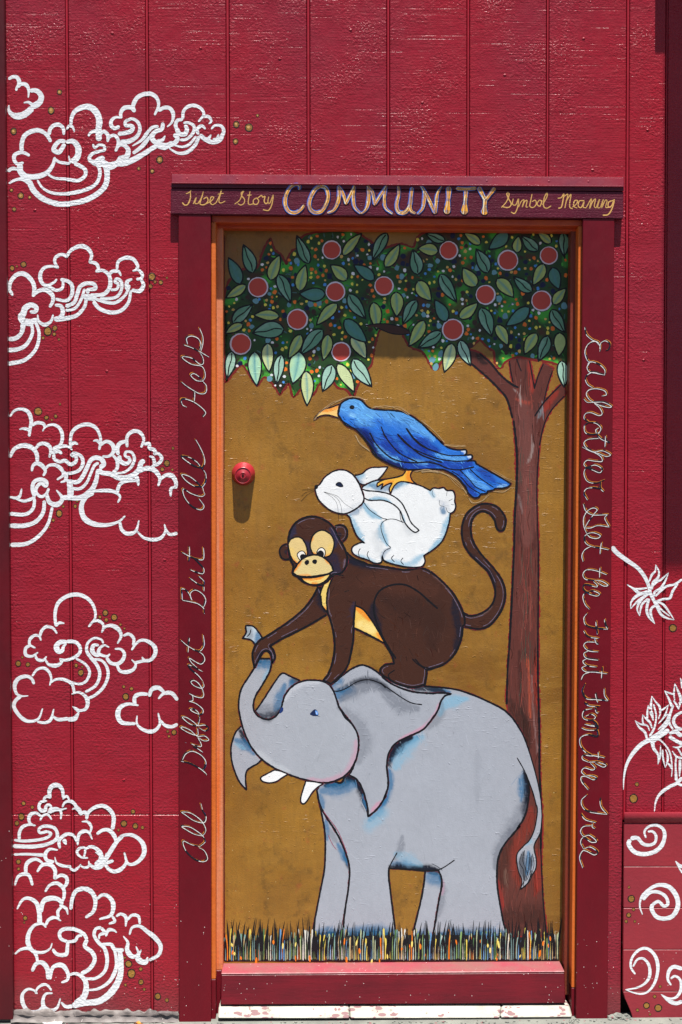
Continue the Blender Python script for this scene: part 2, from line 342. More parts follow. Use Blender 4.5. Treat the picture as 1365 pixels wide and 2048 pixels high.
# ---- traced brush strokes: (region origin x, y, zoom), one stroke per line:  w0,w1,w2 x,y x,y ...
R1=(0,130,5.0); R2=(200,160,5.0); R3=(0,470,4.003); RE=(0,790,3.75); RF=(0,1160,3.75)
RG=(0,1540,5.0); RH=(0,1700,4.003); RW0=(0,0,2.844); RW1=(440,0,2.844); RG2=(0,1600,2.844)
RP1=(1092,1050,5.0); RP2=(1192,1350,6.827); RSW=(1192,1620,4.786)
CLOUDS=[
("small white outlined cloud at the top left corner of the wall",[(R1,"""
30,45,45 85,142 120,122 160,118 188,145 195,190 178,225
25,45,12 162,258 175,220 205,195 245,190 278,215 290,262 285,328
40,60,70 300,262 340,252 385,268 415,315 400,370 350,405 310,410
12,30,40 238,378 285,372 330,400
70,75,14 330,425 275,475 220,505 160,510 112,485 90,445 92,400
""")]),
("long white cloud trail with large left lobes high on the wall",[(R1,"""
45,50,38 222,865 218,800 240,720 290,675 370,652 430,668 475,705 512,770
38,46,28 492,700 505,640 545,602 595,598 635,635 640,700
20,36,12 668,645 690,608 728,620 748,670
30,72,62 712,600 718,530 755,460 840,420 910,425 970,480 995,560 988,650 992,760
20,38,42 885,715 905,680 950,662 1000,685
38,42,26 1005,690 1040,665 1080,700 1078,770
28,40,20 1075,760 1100,718 1150,705 1185,760 1160,860
40,52,45 660,765 600,762 555,805 540,850 590,872 625,830 650,785
40,70,60 660,768 735,765 785,830 775,920 715,975
28,34,16 548,935 590,968 650,980 700,975 688,905
30,44,30 300,908 250,880 200,875 150,900 145,950 180,990 240,975
70,58,30 205,990 205,1060 260,1112 370,1115 470,1078 530,1000 552,920
36,40,30 80,1065 125,1035 185,1045
22,34,70 90,1185 150,1152 230,1140 310,1180
24,38,44 480,1092 550,1130 660,1140 780,1155 850,1110 855,1050 805,1010 745,985
22,42,36 375,1150 430,1230 530,1280 680,1285 850,1250 960,1190 1000,1100 990,1020 935,960
62,56,60 290,1155 340,1255 430,1335 560,1385 680,1388 860,1350 1000,1270 1065,1180 1072,1060 1050,990
26,34,42 930,790 950,828 990,800 1040,808 1048,848 1000,862 930,885 895,930 920,965 985,960
22,50,60 950,965 990,940 1050,930
44,75,40 905,955 960,985 1040,990 1100,1015 1170,985 1212,910
"""),(R2,"""
28,48,70 155,715 190,655 240,650 285,700 265,770 205,780
60,62,44 20,815 90,850 170,835 250,832 330,800 420,750 520,685 585,650
30,48,42 215,385 210,330 245,280 310,275 345,310
18,42,40 215,378 160,372 118,405 115,455 150,482 200,462
46,48,30 180,540 240,532 310,512 330,475 305,455 262,455 255,420 285,392
30,38,60 260,415 320,388 380,420 402,490 375,560 300,610 200,625
44,48,24 350,322 332,265 370,182 440,142 510,138 570,180 588,255 548,352
38,44,14 585,310 640,278 700,282 735,340 722,420 672,470
14,40,34 325,660 420,600 480,520 530,472 590,465
36,46,34 330,735 420,665 485,585 520,545
40,58,44 632,425 620,490 550,520 522,580 570,630 650,655 740,635 778,585 740,540
16,40,12 575,600 625,600 655,555
70,70,50 560,640 650,665 740,625
34,38,22 830,392 838,312 890,262 960,257 1022,295 1038,350 985,418
34,36,14 1035,362 1090,368 1115,412 1088,440
36,40,40 832,395 780,402 758,450 778,510
28,36,30 835,430 890,428 942,462 932,530 870,590 800,600
50,52,40 768,480 795,535 850,540 872,490 850,450
34,38,20 985,545 975,492 1020,458 1060,492
20,46,50 1115,492 1150,455 1210,458 1240,505 1222,560 1195,605 1120,620 1050,590 1000,545
20,40,14 1030,575 1080,590 1115,545
20,40,14 1130,590 1170,590 1190,540
16,44,34 690,680 780,730 870,722 950,655 995,560
14,34,24 735,650 830,668 900,640 965,560
""")]),
("white cloud with three looping tails below it, second cloud from the top",[(R3,"""
30,40,34 75,450 85,380 130,322 190,310 245,350 275,410 272,490
28,30,12 72,445 88,455 105,488
26,42,24 260,492 310,448 370,440 420,480 425,530 398,580
26,40,42 440,560 490,570 505,620 480,665 432,672
14,36,12 428,635 410,690 360,718 312,690 303,635
28,50,62 240,615 285,612 292,580 250,560 205,585 190,625 172,660 195,702
62,60,24 190,690 240,700 300,670
44,36,36 190,700 175,780 130,825 68,835
26,32,40 255,705 260,790 210,880 140,915 66,922
28,30,36 285,690 315,790 290,910 200,1000 66,1032
20,30,26 470,268 440,215 452,175 500,156 545,178
26,40,22 535,170 570,122 640,90 700,105 735,160 718,222
26,30,22 712,215 770,228 790,270 768,296
18,36,18 468,262 420,250 358,262 325,312 332,372 370,405 430,382 458,352
24,28,22 350,392 405,418 450,442 500,425 508,365
30,34,24 485,355 550,372 580,412 575,480 532,525 445,512
24,36,32 772,290 830,285 878,330 882,410 840,470 775,482 722,482
30,36,32 710,470 705,440 760,432 768,418 748,390 690,388 642,415 620,475 595,540 525,572
24,26,24 680,430 650,520 600,588 525,603
26,34,42 692,500 680,570 620,640 540,665 440,678
50,52,50 668,492 720,500 775,508
26,32,14 878,320 900,292 950,292 972,328
22,36,26 938,275 950,212 1010,182 1070,195 1105,250 1088,275
14,30,24 1062,288 1110,280 1142,320 1128,350 1092,352
26,38,28 1132,355 1150,402 1120,448 1055,440
24,28,26 888,440 938,432 948,392 922,375 940,350 975,380 970,450 920,502 800,510
38,36,18 1018,440 1020,375 1062,352
24,28,26 1040,400 1005,480 930,540 850,538 765,512
24,34,34 1050,440 1030,540 970,605 890,620 800,590 748,530
""")]),
("wide white cloud touching the left door post beside the word all",[(RE,"""
14,34,22 76,162 110,118 165,105 215,130 236,190 228,250 220,312
10,26,26 145,258 185,252 238,268
26,28,24 240,228 280,208 325,215 342,245
12,30,22 320,272 345,238 400,222 450,250 470,310 455,370 400,402
24,40,30 76,468 110,405 175,378 240,395 276,440 282,500
24,34,18 268,402 300,368 345,366 382,402 372,470
18,38,18 240,572 250,530 280,512 320,532 342,570 325,608
20,32,16 342,555 370,528 420,526 465,560 475,602 428,636
28,30,14 478,575 498,602 490,640 455,656
24,30,14 398,412 460,386 510,386 545,412
26,30,24 385,435 440,422 466,442
26,32,26 405,440 410,480 450,500 490,492 530,520 570,500 570,462 530,452
24,30,24 528,455 560,436 610,460 624,510 600,560 550,583 495,590
24,32,20 530,405 530,340 542,280 590,236 660,220 720,246 750,300 757,350 745,412
24,30,12 528,385 555,358 588,370
12,26,24 700,345 730,342 760,372
24,36,16 752,376 800,348 845,372 855,420 820,458 768,460
20,30,24 838,440 878,490 880,550 845,584
34,34,40 500,645 580,652 622,610 652,550 682,490 720,470 762,482 780,520 748,545
34,44,40 748,550 765,582 830,592 900,622 980,612 1040,565 1060,510 1088,490
30,22,26 530,700 600,702 650,660 682,590 710,530 742,508
36,46,28 490,768 600,770 680,722 720,650 738,555
44,50,50 518,650 530,700 530,765
16,26,20 850,588 930,580 985,540 1010,480 990,432 950,426 940,452 968,478
36,36,22 895,452 905,495 942,515 976,495 964,458
32,34,28 888,450 882,400 902,362 952,345
24,32,18 955,392 956,312 1000,272 1050,280 1080,330 1060,395
28,30,30 1080,370 1118,365 1125,400 1160,412 1165,450
26,28,28 1150,440 1190,440 1215,475 1195,510 1160,530
14,28,28 1118,460 1150,470 1160,520 1138,548
34,40,16 1038,575 1100,550 1160,565 1200,622 1188,684
18,40,28 1192,645 1240,604 1290,606 1320,650 1320,702
18,28,14 1322,692 1285,702 1282,762
12,30,36 1040,682 1035,640 1020,605
24,28,30 1035,640 950,645 900,672 878,735
22,32,14 690,722 790,716 860,726 902,762 885,808
34,46,12 705,730 640,772 612,840 632,920 700,965 800,975 890,950 942,905
22,34,10 900,950 915,1010 960,1040 1020,1020 1045,938
14,32,12 1030,1022 1080,1070 1150,1085 1210,1070 1242,1020 1235,968
18,26,30 1238,1000 1275,1045 1334,1036
18,26,12 76,765 120,772 150,758 165,702
14,26,26 115,775 180,795 240,778 265,760
32,30,22 262,765 245,700 260,650 310,632 350,652 345,682 310,662 278,690 272,730 310,762 350,740 368,698
28,44,12 350,740 370,800 412,822 450,810 468,770 424,712
36,38,34 460,772 500,768 530,765
24,30,30 262,775 250,850 190,895 76,890
28,34,38 335,790 325,880 270,950 180,980 76,980
24,28,36 395,840 360,970 290,1060 200,1115 80,1125
""")]),
("white cloud with one tall round lobe and a curling tail in the middle of the left wall",[(RF,"""
24,34,14 420,345 415,250 440,170 510,120 590,110 660,140 705,200 716,280 668,352
12,24,20 486,325 445,322 418,348
16,26,24 430,402 400,362 350,350 315,380 300,425
14,28,14 310,455 295,422 260,416 226,446 226,486 268,510
24,28,12 228,490 195,512 195,560 240,572 288,542
16,28,12 265,560 282,595 325,602 352,572
14,34,20 340,595 370,635 430,640 465,612 448,588
22,28,30 448,597 500,600 560,580 600,545 600,500 565,465 500,460
30,46,14 505,462 450,468 425,500 440,535 468,530 478,500 500,475
18,24,18 570,588 640,630 674,690 650,755 600,780 530,766
16,30,22 778,476 760,446 710,436 662,470 652,530 682,580 730,640 750,710 720,790 640,842
20,26,24 700,595 760,602 802,650 812,720 780,800 720,860 660,890
18,40,18 745,490 704,490 694,530 722,563 765,560
10,30,14 822,505 785,490 752,510 742,552 800,572 828,554
28,32,14 800,580 830,620 880,630 920,602 935,555 910,520 862,516
20,34,10 878,632 900,680 950,690 1000,672 1020,632 988,596
22,34,16 1010,622 1080,606 1130,600 1166,552 1160,500 1110,460 1060,452 1020,480 988,527
10,22,20 1066,576 1078,595 1095,610
20,28,20 925,418 970,406 1005,440 1000,492
14,36,12 763,394 790,352 840,342 890,370 910,420 882,478
14,26,12 664,352 700,312 740,306 776,336 768,392
16,26,12 242,722 280,672 330,660 370,690 386,740 374,792
22,36,8 258,782 240,742 200,722 140,740 112,790 125,850 165,870 215,868
28,32,10 160,868 115,910 110,960 160,1030 220,1060 290,1040 322,962
18,28,10 280,1062 330,1070 380,1050 406,966
18,30,30 392,1020 440,1046 515,1040
28,42,14 505,1045 560,1040 595,990
20,34,10 575,982 640,970 660,920 640,870 590,842 536,857
8,24,36 543,948 570,965 595,985
14,28,24 380,772 420,746 480,746 540,780 560,850
""")]),
("small white cloud cut off by the left door post",[(RF,"""
14,42,24 1042,940 960,930 900,960 886,1020 920,1070 1020,1078
10,34,12 1030,1016 1030,1080 1080,1125 1150,1135 1200,1082 1188,996
18,30,28 1202,1050 1240,1090 1290,1100 1335,1080
30,34,24 1012,938 1012,880 1050,856 1112,856
24,40,24 1120,876 1140,822 1190,808 1238,848
14,34,28 1188,892 1230,852 1290,850 1335,902
""")]),
("white cloud stack with a horizontal swirl low on the left wall",[(RG,"""
40,52,28 500,285 498,205 530,158 588,156 626,200 636,282
22,32,12 518,276 465,266 440,300 475,312
24,42,20 470,306 410,322 392,370 415,405 455,402 462,365 490,347 515,370 490,402
24,34,16 478,428 520,392 570,386 612,420 610,494
20,30,16 402,504 430,458 480,446 522,498
16,42,24 352,560 302,530 292,475 322,436 370,432 412,462
14,38,34 362,556 290,546 225,572 196,630 196,695
28,34,30 142,700 250,710 400,696 480,672 512,636 470,612
30,40,44 480,612 405,628 392,592 440,562 530,572 572,620 566,690 480,740 330,766 133,760
26,28,42 140,845 280,842 440,852
16,44,34 582,800 500,792 456,840 470,900 545,920
10,34,32 550,868 570,930 640,960 715,966
24,32,12 700,978 740,1005 790,972 812,940
16,30,12 805,956 850,976 890,960 890,908
24,66,12 890,935 940,972 1000,962 1050,900 1066,828
36,46,12 1048,935 1090,990 1150,1015 1220,985 1264,920 1245,826
32,48,12 968,642 1030,602 1090,602 1140,650 1160,720 1118,820
30,46,44 868,490 890,420 960,370 1040,360 1110,410 1140,480 1128,595
12,34,20 818,516 880,520 915,570 905,625
20,44,14 778,752 790,652 840,612 890,625 926,695
30,40,24 602,785 592,720 620,672 680,640 740,660 774,725
50,45,12 640,690 650,715 665,748
16,28,20 628,292 670,262 696,302
20,38,40 625,374 650,326 700,312 740,332 770,372 800,402 802,445
24,44,30 800,450 840,422 870,442 868,495
18,32,20 884,880 812,870 772,822 800,782 850,780 852,830 840,872
24,48,60 852,792 910,766 970,790 1010,842 1010,900 955,955
10,22,28 953,823 975,830 1005,855
22,30,12 496,430 560,400 620,395 672,382
10,30,20 720,396 760,384 800,425
"""),(RG2,"""
20,28,24 648,345 600,350 660,245 700,204
14,30,12 662,232 700,202 760,202 812,245 820,305 780,355 730,362 708,298
""")]),
("large white cloud with four streaming tails at the foot of the left wall",[(RH,"""
30,36,18 208,195 212,120 250,82 300,76 352,112
16,34,22 120,284 145,216 190,192 236,206 263,284
20,38,28 298,176 340,122 400,116 442,160 440,236
20,34,28 438,232 490,202 535,222 535,270 508,300
18,34,24 362,336 400,282 460,266 510,310 515,370 500,414
14,36,44 138,474 180,402 230,386 290,420 315,490 320,590
30,46,34 330,500 350,412 410,386 470,396 505,435
24,28,10 478,440 530,468 546,518
24,28,20 470,545 466,490 502,450
22,32,12 368,604 390,560 440,540 492,568
18,42,10 372,620 340,590 280,602 235,660 226,740 265,808 340,820 400,792 420,744
26,36,28 422,792 460,835 530,835 541,780 546,725
28,34,30 545,735 490,710 480,662 520,632 600,636 670,670 700,720
34,36,34 700,715 682,770 740,820 760,880 720,950 650,992
24,28,24 540,735 600,728 625,692 662,682
14,34,22 120,834 170,796 240,790 290,840 302,895
26,42,38 258,972 290,912 340,902 380,950 390,1036
24,42,18 402,1036 420,950 460,922 510,930 546,990 540,1040 492,1062
20,46,62 548,1000 620,992 680,1040 692,1110 670,1180 600,1240
16,26,14 416,1126 380,1082 340,1080 300,1110 285,1152
14,36,32 302,1152 270,1122 220,1116 180,1162 190,1240 240,1295 310,1290 345,1255
14,40,12 424,1146 370,1152 346,1200 356,1260 410,1285 460,1260 486,1186
16,30,36 490,1218 530,1254 585,1250
46,60,42 575,1250 680,1225 800,1208 900,1130 960,1020 970,900 960,800
18,36,20 700,1122 790,1110 880,1050 930,950 930,850 900,750
24,34,28 685,1030 770,1026 840,970 860,880 840,790 790,740 756,682 770,632 815,620
28,30,12 810,622 840,660 800,680 795,715
24,34,32 815,756 890,756 920,795 995,802
18,32,10 848,692 870,642 910,642 938,662
28,42,26 568,478 580,390 610,330 670,310 730,332 765,400 750,490 685,542
24,42,16 778,392 820,360 870,372 908,430 890,520 795,555
22,28,16 900,528 920,570 872,592
20,32,14 930,532 970,512 1010,540 1008,614
20,30,18 1020,562 1060,522 1110,532 1122,594
16,42,26 1038,680 1060,622 1120,610 1190,660 1250,710 1288,770 1270,840 1195,884
10,46,10 988,688 1025,740 1020,800 1060,852 1110,832 1090,770
8,54,40 1134,798 1105,850 1125,890 1185,902
10,30,36 1184,856 1178,885 1168,910
""")]),
]
PLANTS=[
("white outlined flower hanging from a curved stem beside the right door post",[(RP1,"""
52,40,34 662,215 705,272 800,345 920,430 990,520 1030,610 1045,680 1090,770 1125,835
20,24,8 1035,565 1060,500 1095,460 1100,395
8,28,26 1100,397 1132,470 1120,530 1075,572 1058,645
20,26,6 1065,615 1110,570 1160,540 1230,475
6,30,22 1229,478 1190,570 1150,630 1090,670 1085,715
22,26,24 1095,712 1150,660 1210,612 1290,592 1366,542
22,30,20 1322,585 1270,660 1240,730 1170,742 1105,762
24,26,6 1105,758 1180,800 1240,880 1286,950
6,30,30 1284,949 1210,930 1150,890 1108,808
22,20,12 1095,755 1150,840 1240,912
24,30,6 1112,800 1060,830 1050,890 1092,992
6,30,30 1090,988 1030,920 1010,840 1032,735
24,26,6 1025,735 960,800 938,912
6,32,32 937,910 915,830 960,740 1035,680
24,26,6 1025,688 920,760 848,840
6,34,32 849,838 855,770 910,710 1025,662
30,34,8 1025,668 940,682 880,640 812,594
6,24,20 814,595 900,640 1015,630
""")]),
("white outlined blossom on a long arching stem above the wainscot rail",[(RP2,"""
8,62,70 378,1568 385,1400 420,1230 500,1080 620,950 750,880 860,840 1000,745
34,38,8 700,875 670,780 590,710 535,618
8,32,14 536,622 610,670 700,690 736,765
26,24,8 655,690 640,620 640,538
8,38,18 640,540 690,600 740,650 770,732
26,30,8 703,610 705,500 715,410
10,54,16 715,412 760,520 786,624
34,36,8 752,510 755,400 766,283
8,36,14 766,287 820,370 870,430 880,520 854,604
24,26,34 790,400 825,560 800,720 735,838
20,26,8 862,505 930,460 1000,404
8,30,14 992,410 940,560 853,668
20,24,8 900,610 950,560 996,528
8,44,16 992,530 960,640 848,748
20,38,40 755,845 880,770 1000,640
26,44,30 1055,745 1000,640 1020,520 1060,410
44,32,8 1040,435 1000,330 938,212
10,28,26 940,217 1000,245 1068,265
14,26,8 1080,354 1068,260 1080,110
8,44,14 1080,114 1120,210 1160,330 1130,474
24,32,14 1060,350 1100,400 1130,470
20,22,22 1130,385 1155,378 1183,370
10,34,34 1155,38 1172,100 1183,185
40,46,52 1183,500 1090,560 1062,640 1110,720 1183,742
36,64,64 1000,800 1090,772 1140,812 1183,832
60,48,62 1000,838 1100,900 1183,940
60,38,8 772,895 790,1000 850,1090 850,1222
8,30,10 851,1218 880,1110 885,958
24,26,8 912,1018 920,1140 950,1268
8,36,10 951,1262 980,1180 980,1090 952,1016
24,26,12 795,915 860,880 960,970 1020,1090 1042,1270 1034,1392
14,30,36 955,1190 1000,1220 1045,1280
10,32,30 1048,980 1120,990 1183,960
10,30,30 1042,1036 1100,1110 1183,1140
24,28,46 1102,1095 1090,1220 1100,1445
40,42,12 1150,1155 1150,1260 1142,1392
24,26,26 1115,990 1150,1050 1183,1110
12,48,52 800,1868 820,1730 880,1620 1000,1530 1100,1480 1183,1400
30,36,44 1090,1470 1140,1492 1183,1512
""")]),
]
SWIRLS=[
("white curl ending in a small hook, topmost on the wainscot",[(RSW,"""
18,44,44 482,268 466,210 505,160 580,146 642,180 660,250 630,340 560,400 460,422 370,400 316,330 330,280
44,32,24 332,272 398,268 450,322 510,336 565,312 577,250 545,206 498,206
""")]),
("round white double spiral in the middle of the wainscot",[(RSW,"""
12,52,40 448,1002 422,920 440,830 510,760 600,718 700,736 770,820 786,920 740,1010 660,1040 580,1020 536,950 545,895
32,34,34 536,910 600,876 652,920 690,898 670,830 600,786 520,790 450,860
""")]),
("tall white crescent curl with a pointed foot on the wainscot",[(RSW,"""
20,38,10 378,1572 335,1500 350,1410 420,1336 500,1330 570,1400 595,1510 570,1640 510,1730 440,1760 360,1748 283,1718
18,34,12 355,1500 400,1430 460,1425 510,1490 515,1590 470,1660 390,1702 290,1720
""")]),
("white curl cut off at the right of the wainscot foot",[(RSW,"""
18,40,38 722,1678 690,1620 702,1540 750,1500 830,1522
22,34,8 716,1615 760,1590 810,1630 815,1720 770,1792 700,1802 622,1763
38,44,8 830,1830 770,1850 700,1826 628,1768
""")]),
("pointed white tip entering the wainscot from the right",[(RSW,"""
10,26,44 762,488 795,525 832,548
8,14,22 766,495 795,550 832,606
""")]),
]
DOTS=[
(R1,"597,271,27 513,455,35 139,663,33 117,1252,20 210,1307,34 300,1323,18"),
(R2,"599,798,36 390,885,20 525,912,22"),
(RW1,"94,708,19 166,725,24 215,657,9 90,804,16"),(RW0,"82,1190,13"),
(R3,"190,235,26 99,265,21 137,250,9 1218,333,31 1207,410,18 1243,376,13 1290,379,19 1338,342,10 384,771,33 441,746,22 436,794,16 347,823,14 473,836,10"),
(RE,"288,123,33 350,170,19 419,160,14 390,187,9 452,68,9 446,888,26 401,938,13 373,992,8 476,836,11 580,797,11 566,834,14 1253,512,25 1219,557,17 1294,560,10 1299,399,11"),
(RF,"792,246,23 858,280,26 750,277,14 799,300,16 905,334,11 935,364,9 139,627,23 211,634,19 169,580,9 608,695,24 573,641,15 618,651,9 930,800,13 988,816,16 945,875,26 1307,1142,21 1259,1135,11 1269,1172,11"),
(RG,"238,334,23 326,372,20 216,467,33 171,532,25 1333,416,24 1241,536,36 1187,600,15 187,917,27 188,990,17"),
(RG2,"771,148,17 812,157,11"),
(RH,"204,545,19 196,580,9 1031,912,31 1054,990,34 1129,953,17 1131,1057,22 1006,1080,13 1157,1116,12 1265,1173,27 1338,1202,17 1002,862,11"),
((1065,1000,3.15),"886,807,26"),(RP2,"562,1491,30 516,1687,60"),
]
DOTS_WAINSCOT=[(RSW,"318,738,13 340,850,36 362,952,16 316,1006,25 291,1066,17 374,1066,13 616,1690,16 564,1785,18 486,1872,33 598,1895,38 400,1915,17 520,1956,13")]
H1=(340,350,5.0); H2=(550,350,5.0); H3=(780,350,5.0); H4=(985,350,5.0)
HEAD_SCRIPT=[
("Tibet",H1,"""
9,11,9 160,188 195,174 215,152
10,12,13 206,168 206,230 182,290 150,300 124,274
9,11,9 234,290 264,226 252,280 280,288
12,12,12 262,188 264,196
9,11,10 280,288 318,225 336,165 318,230 303,288 345,296 382,260 370,222 335,242
9,11,9 360,290 412,262 440,226 415,220 402,265 425,296 465,278
9,11,8 462,280 498,205 517,150 492,255 510,280 556,260
8,10,8 478,192 540,183
"""),("Story",H1,"""
8,11,10 648,292 700,250 728,180 740,160 716,180 722,210 748,245 742,282 710,300 680,286
9,11,9 803,162 785,268 800,296 842,284
8,10,8 772,202 820,200
9,11,9 872,226 838,250 840,288 872,292 890,258 868,230
9,11,10 872,238 915,205 930,222 952,214 944,262 962,286 985,272
9,11,11 990,215 982,268 1002,280 1034,202 1022,290 992,350 955,352 932,344
"""),("Symbol",H4,"""
9,11,10 90,326 140,270 168,200 158,174 146,192 165,240 190,290 162,324 104,318
9,11,11 210,235 202,290 235,298 262,240 254,320 225,382 186,370
8,10,9 262,322 292,262 318,250 300,320 322,268 348,256 338,316 358,320
9,11,9 398,190 384,260 376,312 410,324 440,290 430,252 395,268
8,10,9 470,248 448,290 476,312 494,262 466,250 505,262
9,11,10 500,300 545,222 548,178 520,230 514,310 545,332 590,308
"""),("Meaning",H4,"""
9,12,12 654,232 690,226 716,190 706,260 690,322 658,332
9,11,10 712,220 756,194 738,270 726,332
9,11,10 738,265 786,194 776,270 776,322 805,338
8,11,9 800,322 842,290 852,255 822,260 814,310 850,332
9,11,9 922,258 872,260 860,310 890,324 918,268 910,320 942,328
9,11,9 940,325 992,238 974,332 1002,270 1032,240 1020,312 1042,330
9,11,9 1040,326 1072,244 1054,322 1082,326
9,11,9 1082,324 1110,246 1094,324 1130,254 1148,262 1134,320 1162,326
10,12,14 1218,252 1166,270 1160,316 1190,312 1220,246 1200,330 1160,394 1104,402
"""),]
HEAD_BIG=[
("C",H2,"22,40,28 245,150 250,112 215,96 160,122 115,200 106,290 140,360 200,378 255,350 296,300"),
("O",H2,"36,36,36 460,108 400,152 352,250 352,330 400,374 470,360 520,280 535,200 510,130 450,110"),
("M",H2,"20,40,30 528,380 590,350 630,280 645,200 640,108\n24,34,30 635,108 680,180 716,292\n28,30,26 715,284 760,190 800,108\n28,36,20 795,115 786,220 800,320 862,386"),
("M",H2,"20,40,28 868,386 920,330 940,240 935,108\n26,34,26 928,112 980,180 1000,302\n26,30,24 1000,296 1060,200 1122,108\n30,34,18 1110,120 1096,240 1110,330 1182,390"),
("U",H3,"28,40,30 88,112 90,200 70,300 90,368 150,374 200,310 215,200 225,122\n28,34,22 202,305 215,358 260,384"),
("N",H3,"20,36,16 278,392 330,330 346,230 340,150 312,112\n26,36,30 322,118 380,220 430,330 456,386\n34,34,16 455,384 465,280 480,180 522,112"),
("I",H3,"56,36,74 592,118 590,200 580,300 570,388"),
("T",H3,"38,32,38 666,136 760,140 866,132\n40,34,82 765,150 756,260 745,392"),
("Y",H3,"48,38,38 890,122 938,215 956,250\n44,30,36 1052,128 990,210 955,252\n40,38,78 955,240 950,310 945,396"),
]
L1=(350,640,5.2513); L2=(350,1030,5.2513); L3=(350,1380,5.2513); L4=(1155,640,5.2513); L5=(1150,1000,5.2513); L6=(1145,1340,5.12)
# every line one pen stroke: x,y ...
LEFT_WORDS=[("All",L3,"""
270,1188 290,1260 325,1330 300,1390 200,1370 110,1310 70,1280 150,1285 230,1330 290,1390 322,1470 290,1530
290,1530 200,1510 110,1460 70,1430 150,1435 230,1480 290,1530 315,1590 260,1640
260,1640 170,1620 85,1585 110,1680 200,1770 290,1800 340,1770 310,1690 250,1650
"""),("Different",L3,"""
60,745 150,765 250,815 320,870 330,892
75,735 110,670 180,640 270,680 322,750 310,820 290,832
170,562 230,585 270,590 272,560 235,490
190,590 240,615 292,652
108,548 116,550
235,400 235,470 150,450 65,400 80,385 160,420 230,480 310,480 352,520 300,530 240,492
260,300 230,370 150,350 75,285 120,285 190,330 240,370 310,365 352,400 310,425 250,392
145,115 220,140 290,200 280,250 220,240 160,205 190,195 240,230 260,300
145,115 185,105 182,45
145,32 210,65 280,77 300,45 288,0
"""),("rent",L2,"""
298,1880 290,1840 250,1770 200,1735 165,1750 200,1790 270,1815 302,1795 290,1740
290,1740 240,1680 170,1620 142,1572 200,1595 290,1642
230,1600 170,1545 150,1500 200,1530 270,1562 310,1520 290,1462 225,1420
62,1312 130,1370 220,1420 270,1420 305,1360 295,1256
150,1288 142,1360 135,1442
"""),("But",L2,"""
308,1036 300,980 240,930 170,910 75,892
75,892 70,800 76,770 130,800 180,892
170,892 160,820 210,785 280,820 320,880 310,940 290,972
155,660 240,720 298,745 302,798
250,640 300,690 305,735
160,572 230,600 292,612 300,560 250,500 200,452
72,388 150,430 230,460 290,465 302,420 296,338
150,328 150,400 145,485
"""),("All",L1,"""
300,1800 310,1830 270,1850 170,1820 85,1772 100,1860 180,1955 270,1990 302,1950 250,1872
300,1800 280,1750 200,1740 110,1680 70,1620 150,1640 230,1700 280,1750 322,1690 320,1610 280,1552
280,1552 200,1530 110,1470 70,1430 150,1440 230,1490 280,1550 310,1500 300,1420 260,1330 215,1252
"""),("Help",L1,"""
122,912 80,890 65,840 100,825 190,855 270,910 320,970 292,1014
200,852 205,800 205,752
68,648 120,690 190,735 260,770 320,760 328,690 290,640
290,640 220,630 165,580 200,560 260,600 290,640
290,640 316,590 305,520 270,480 170,460 80,400 90,380 180,400 260,462 296,450 290,390 260,340
92,258 180,290 260,330 356,386
130,252 120,190 170,165 240,190 270,250 260,312
268,330 290,250 290,170 255,80
""")]
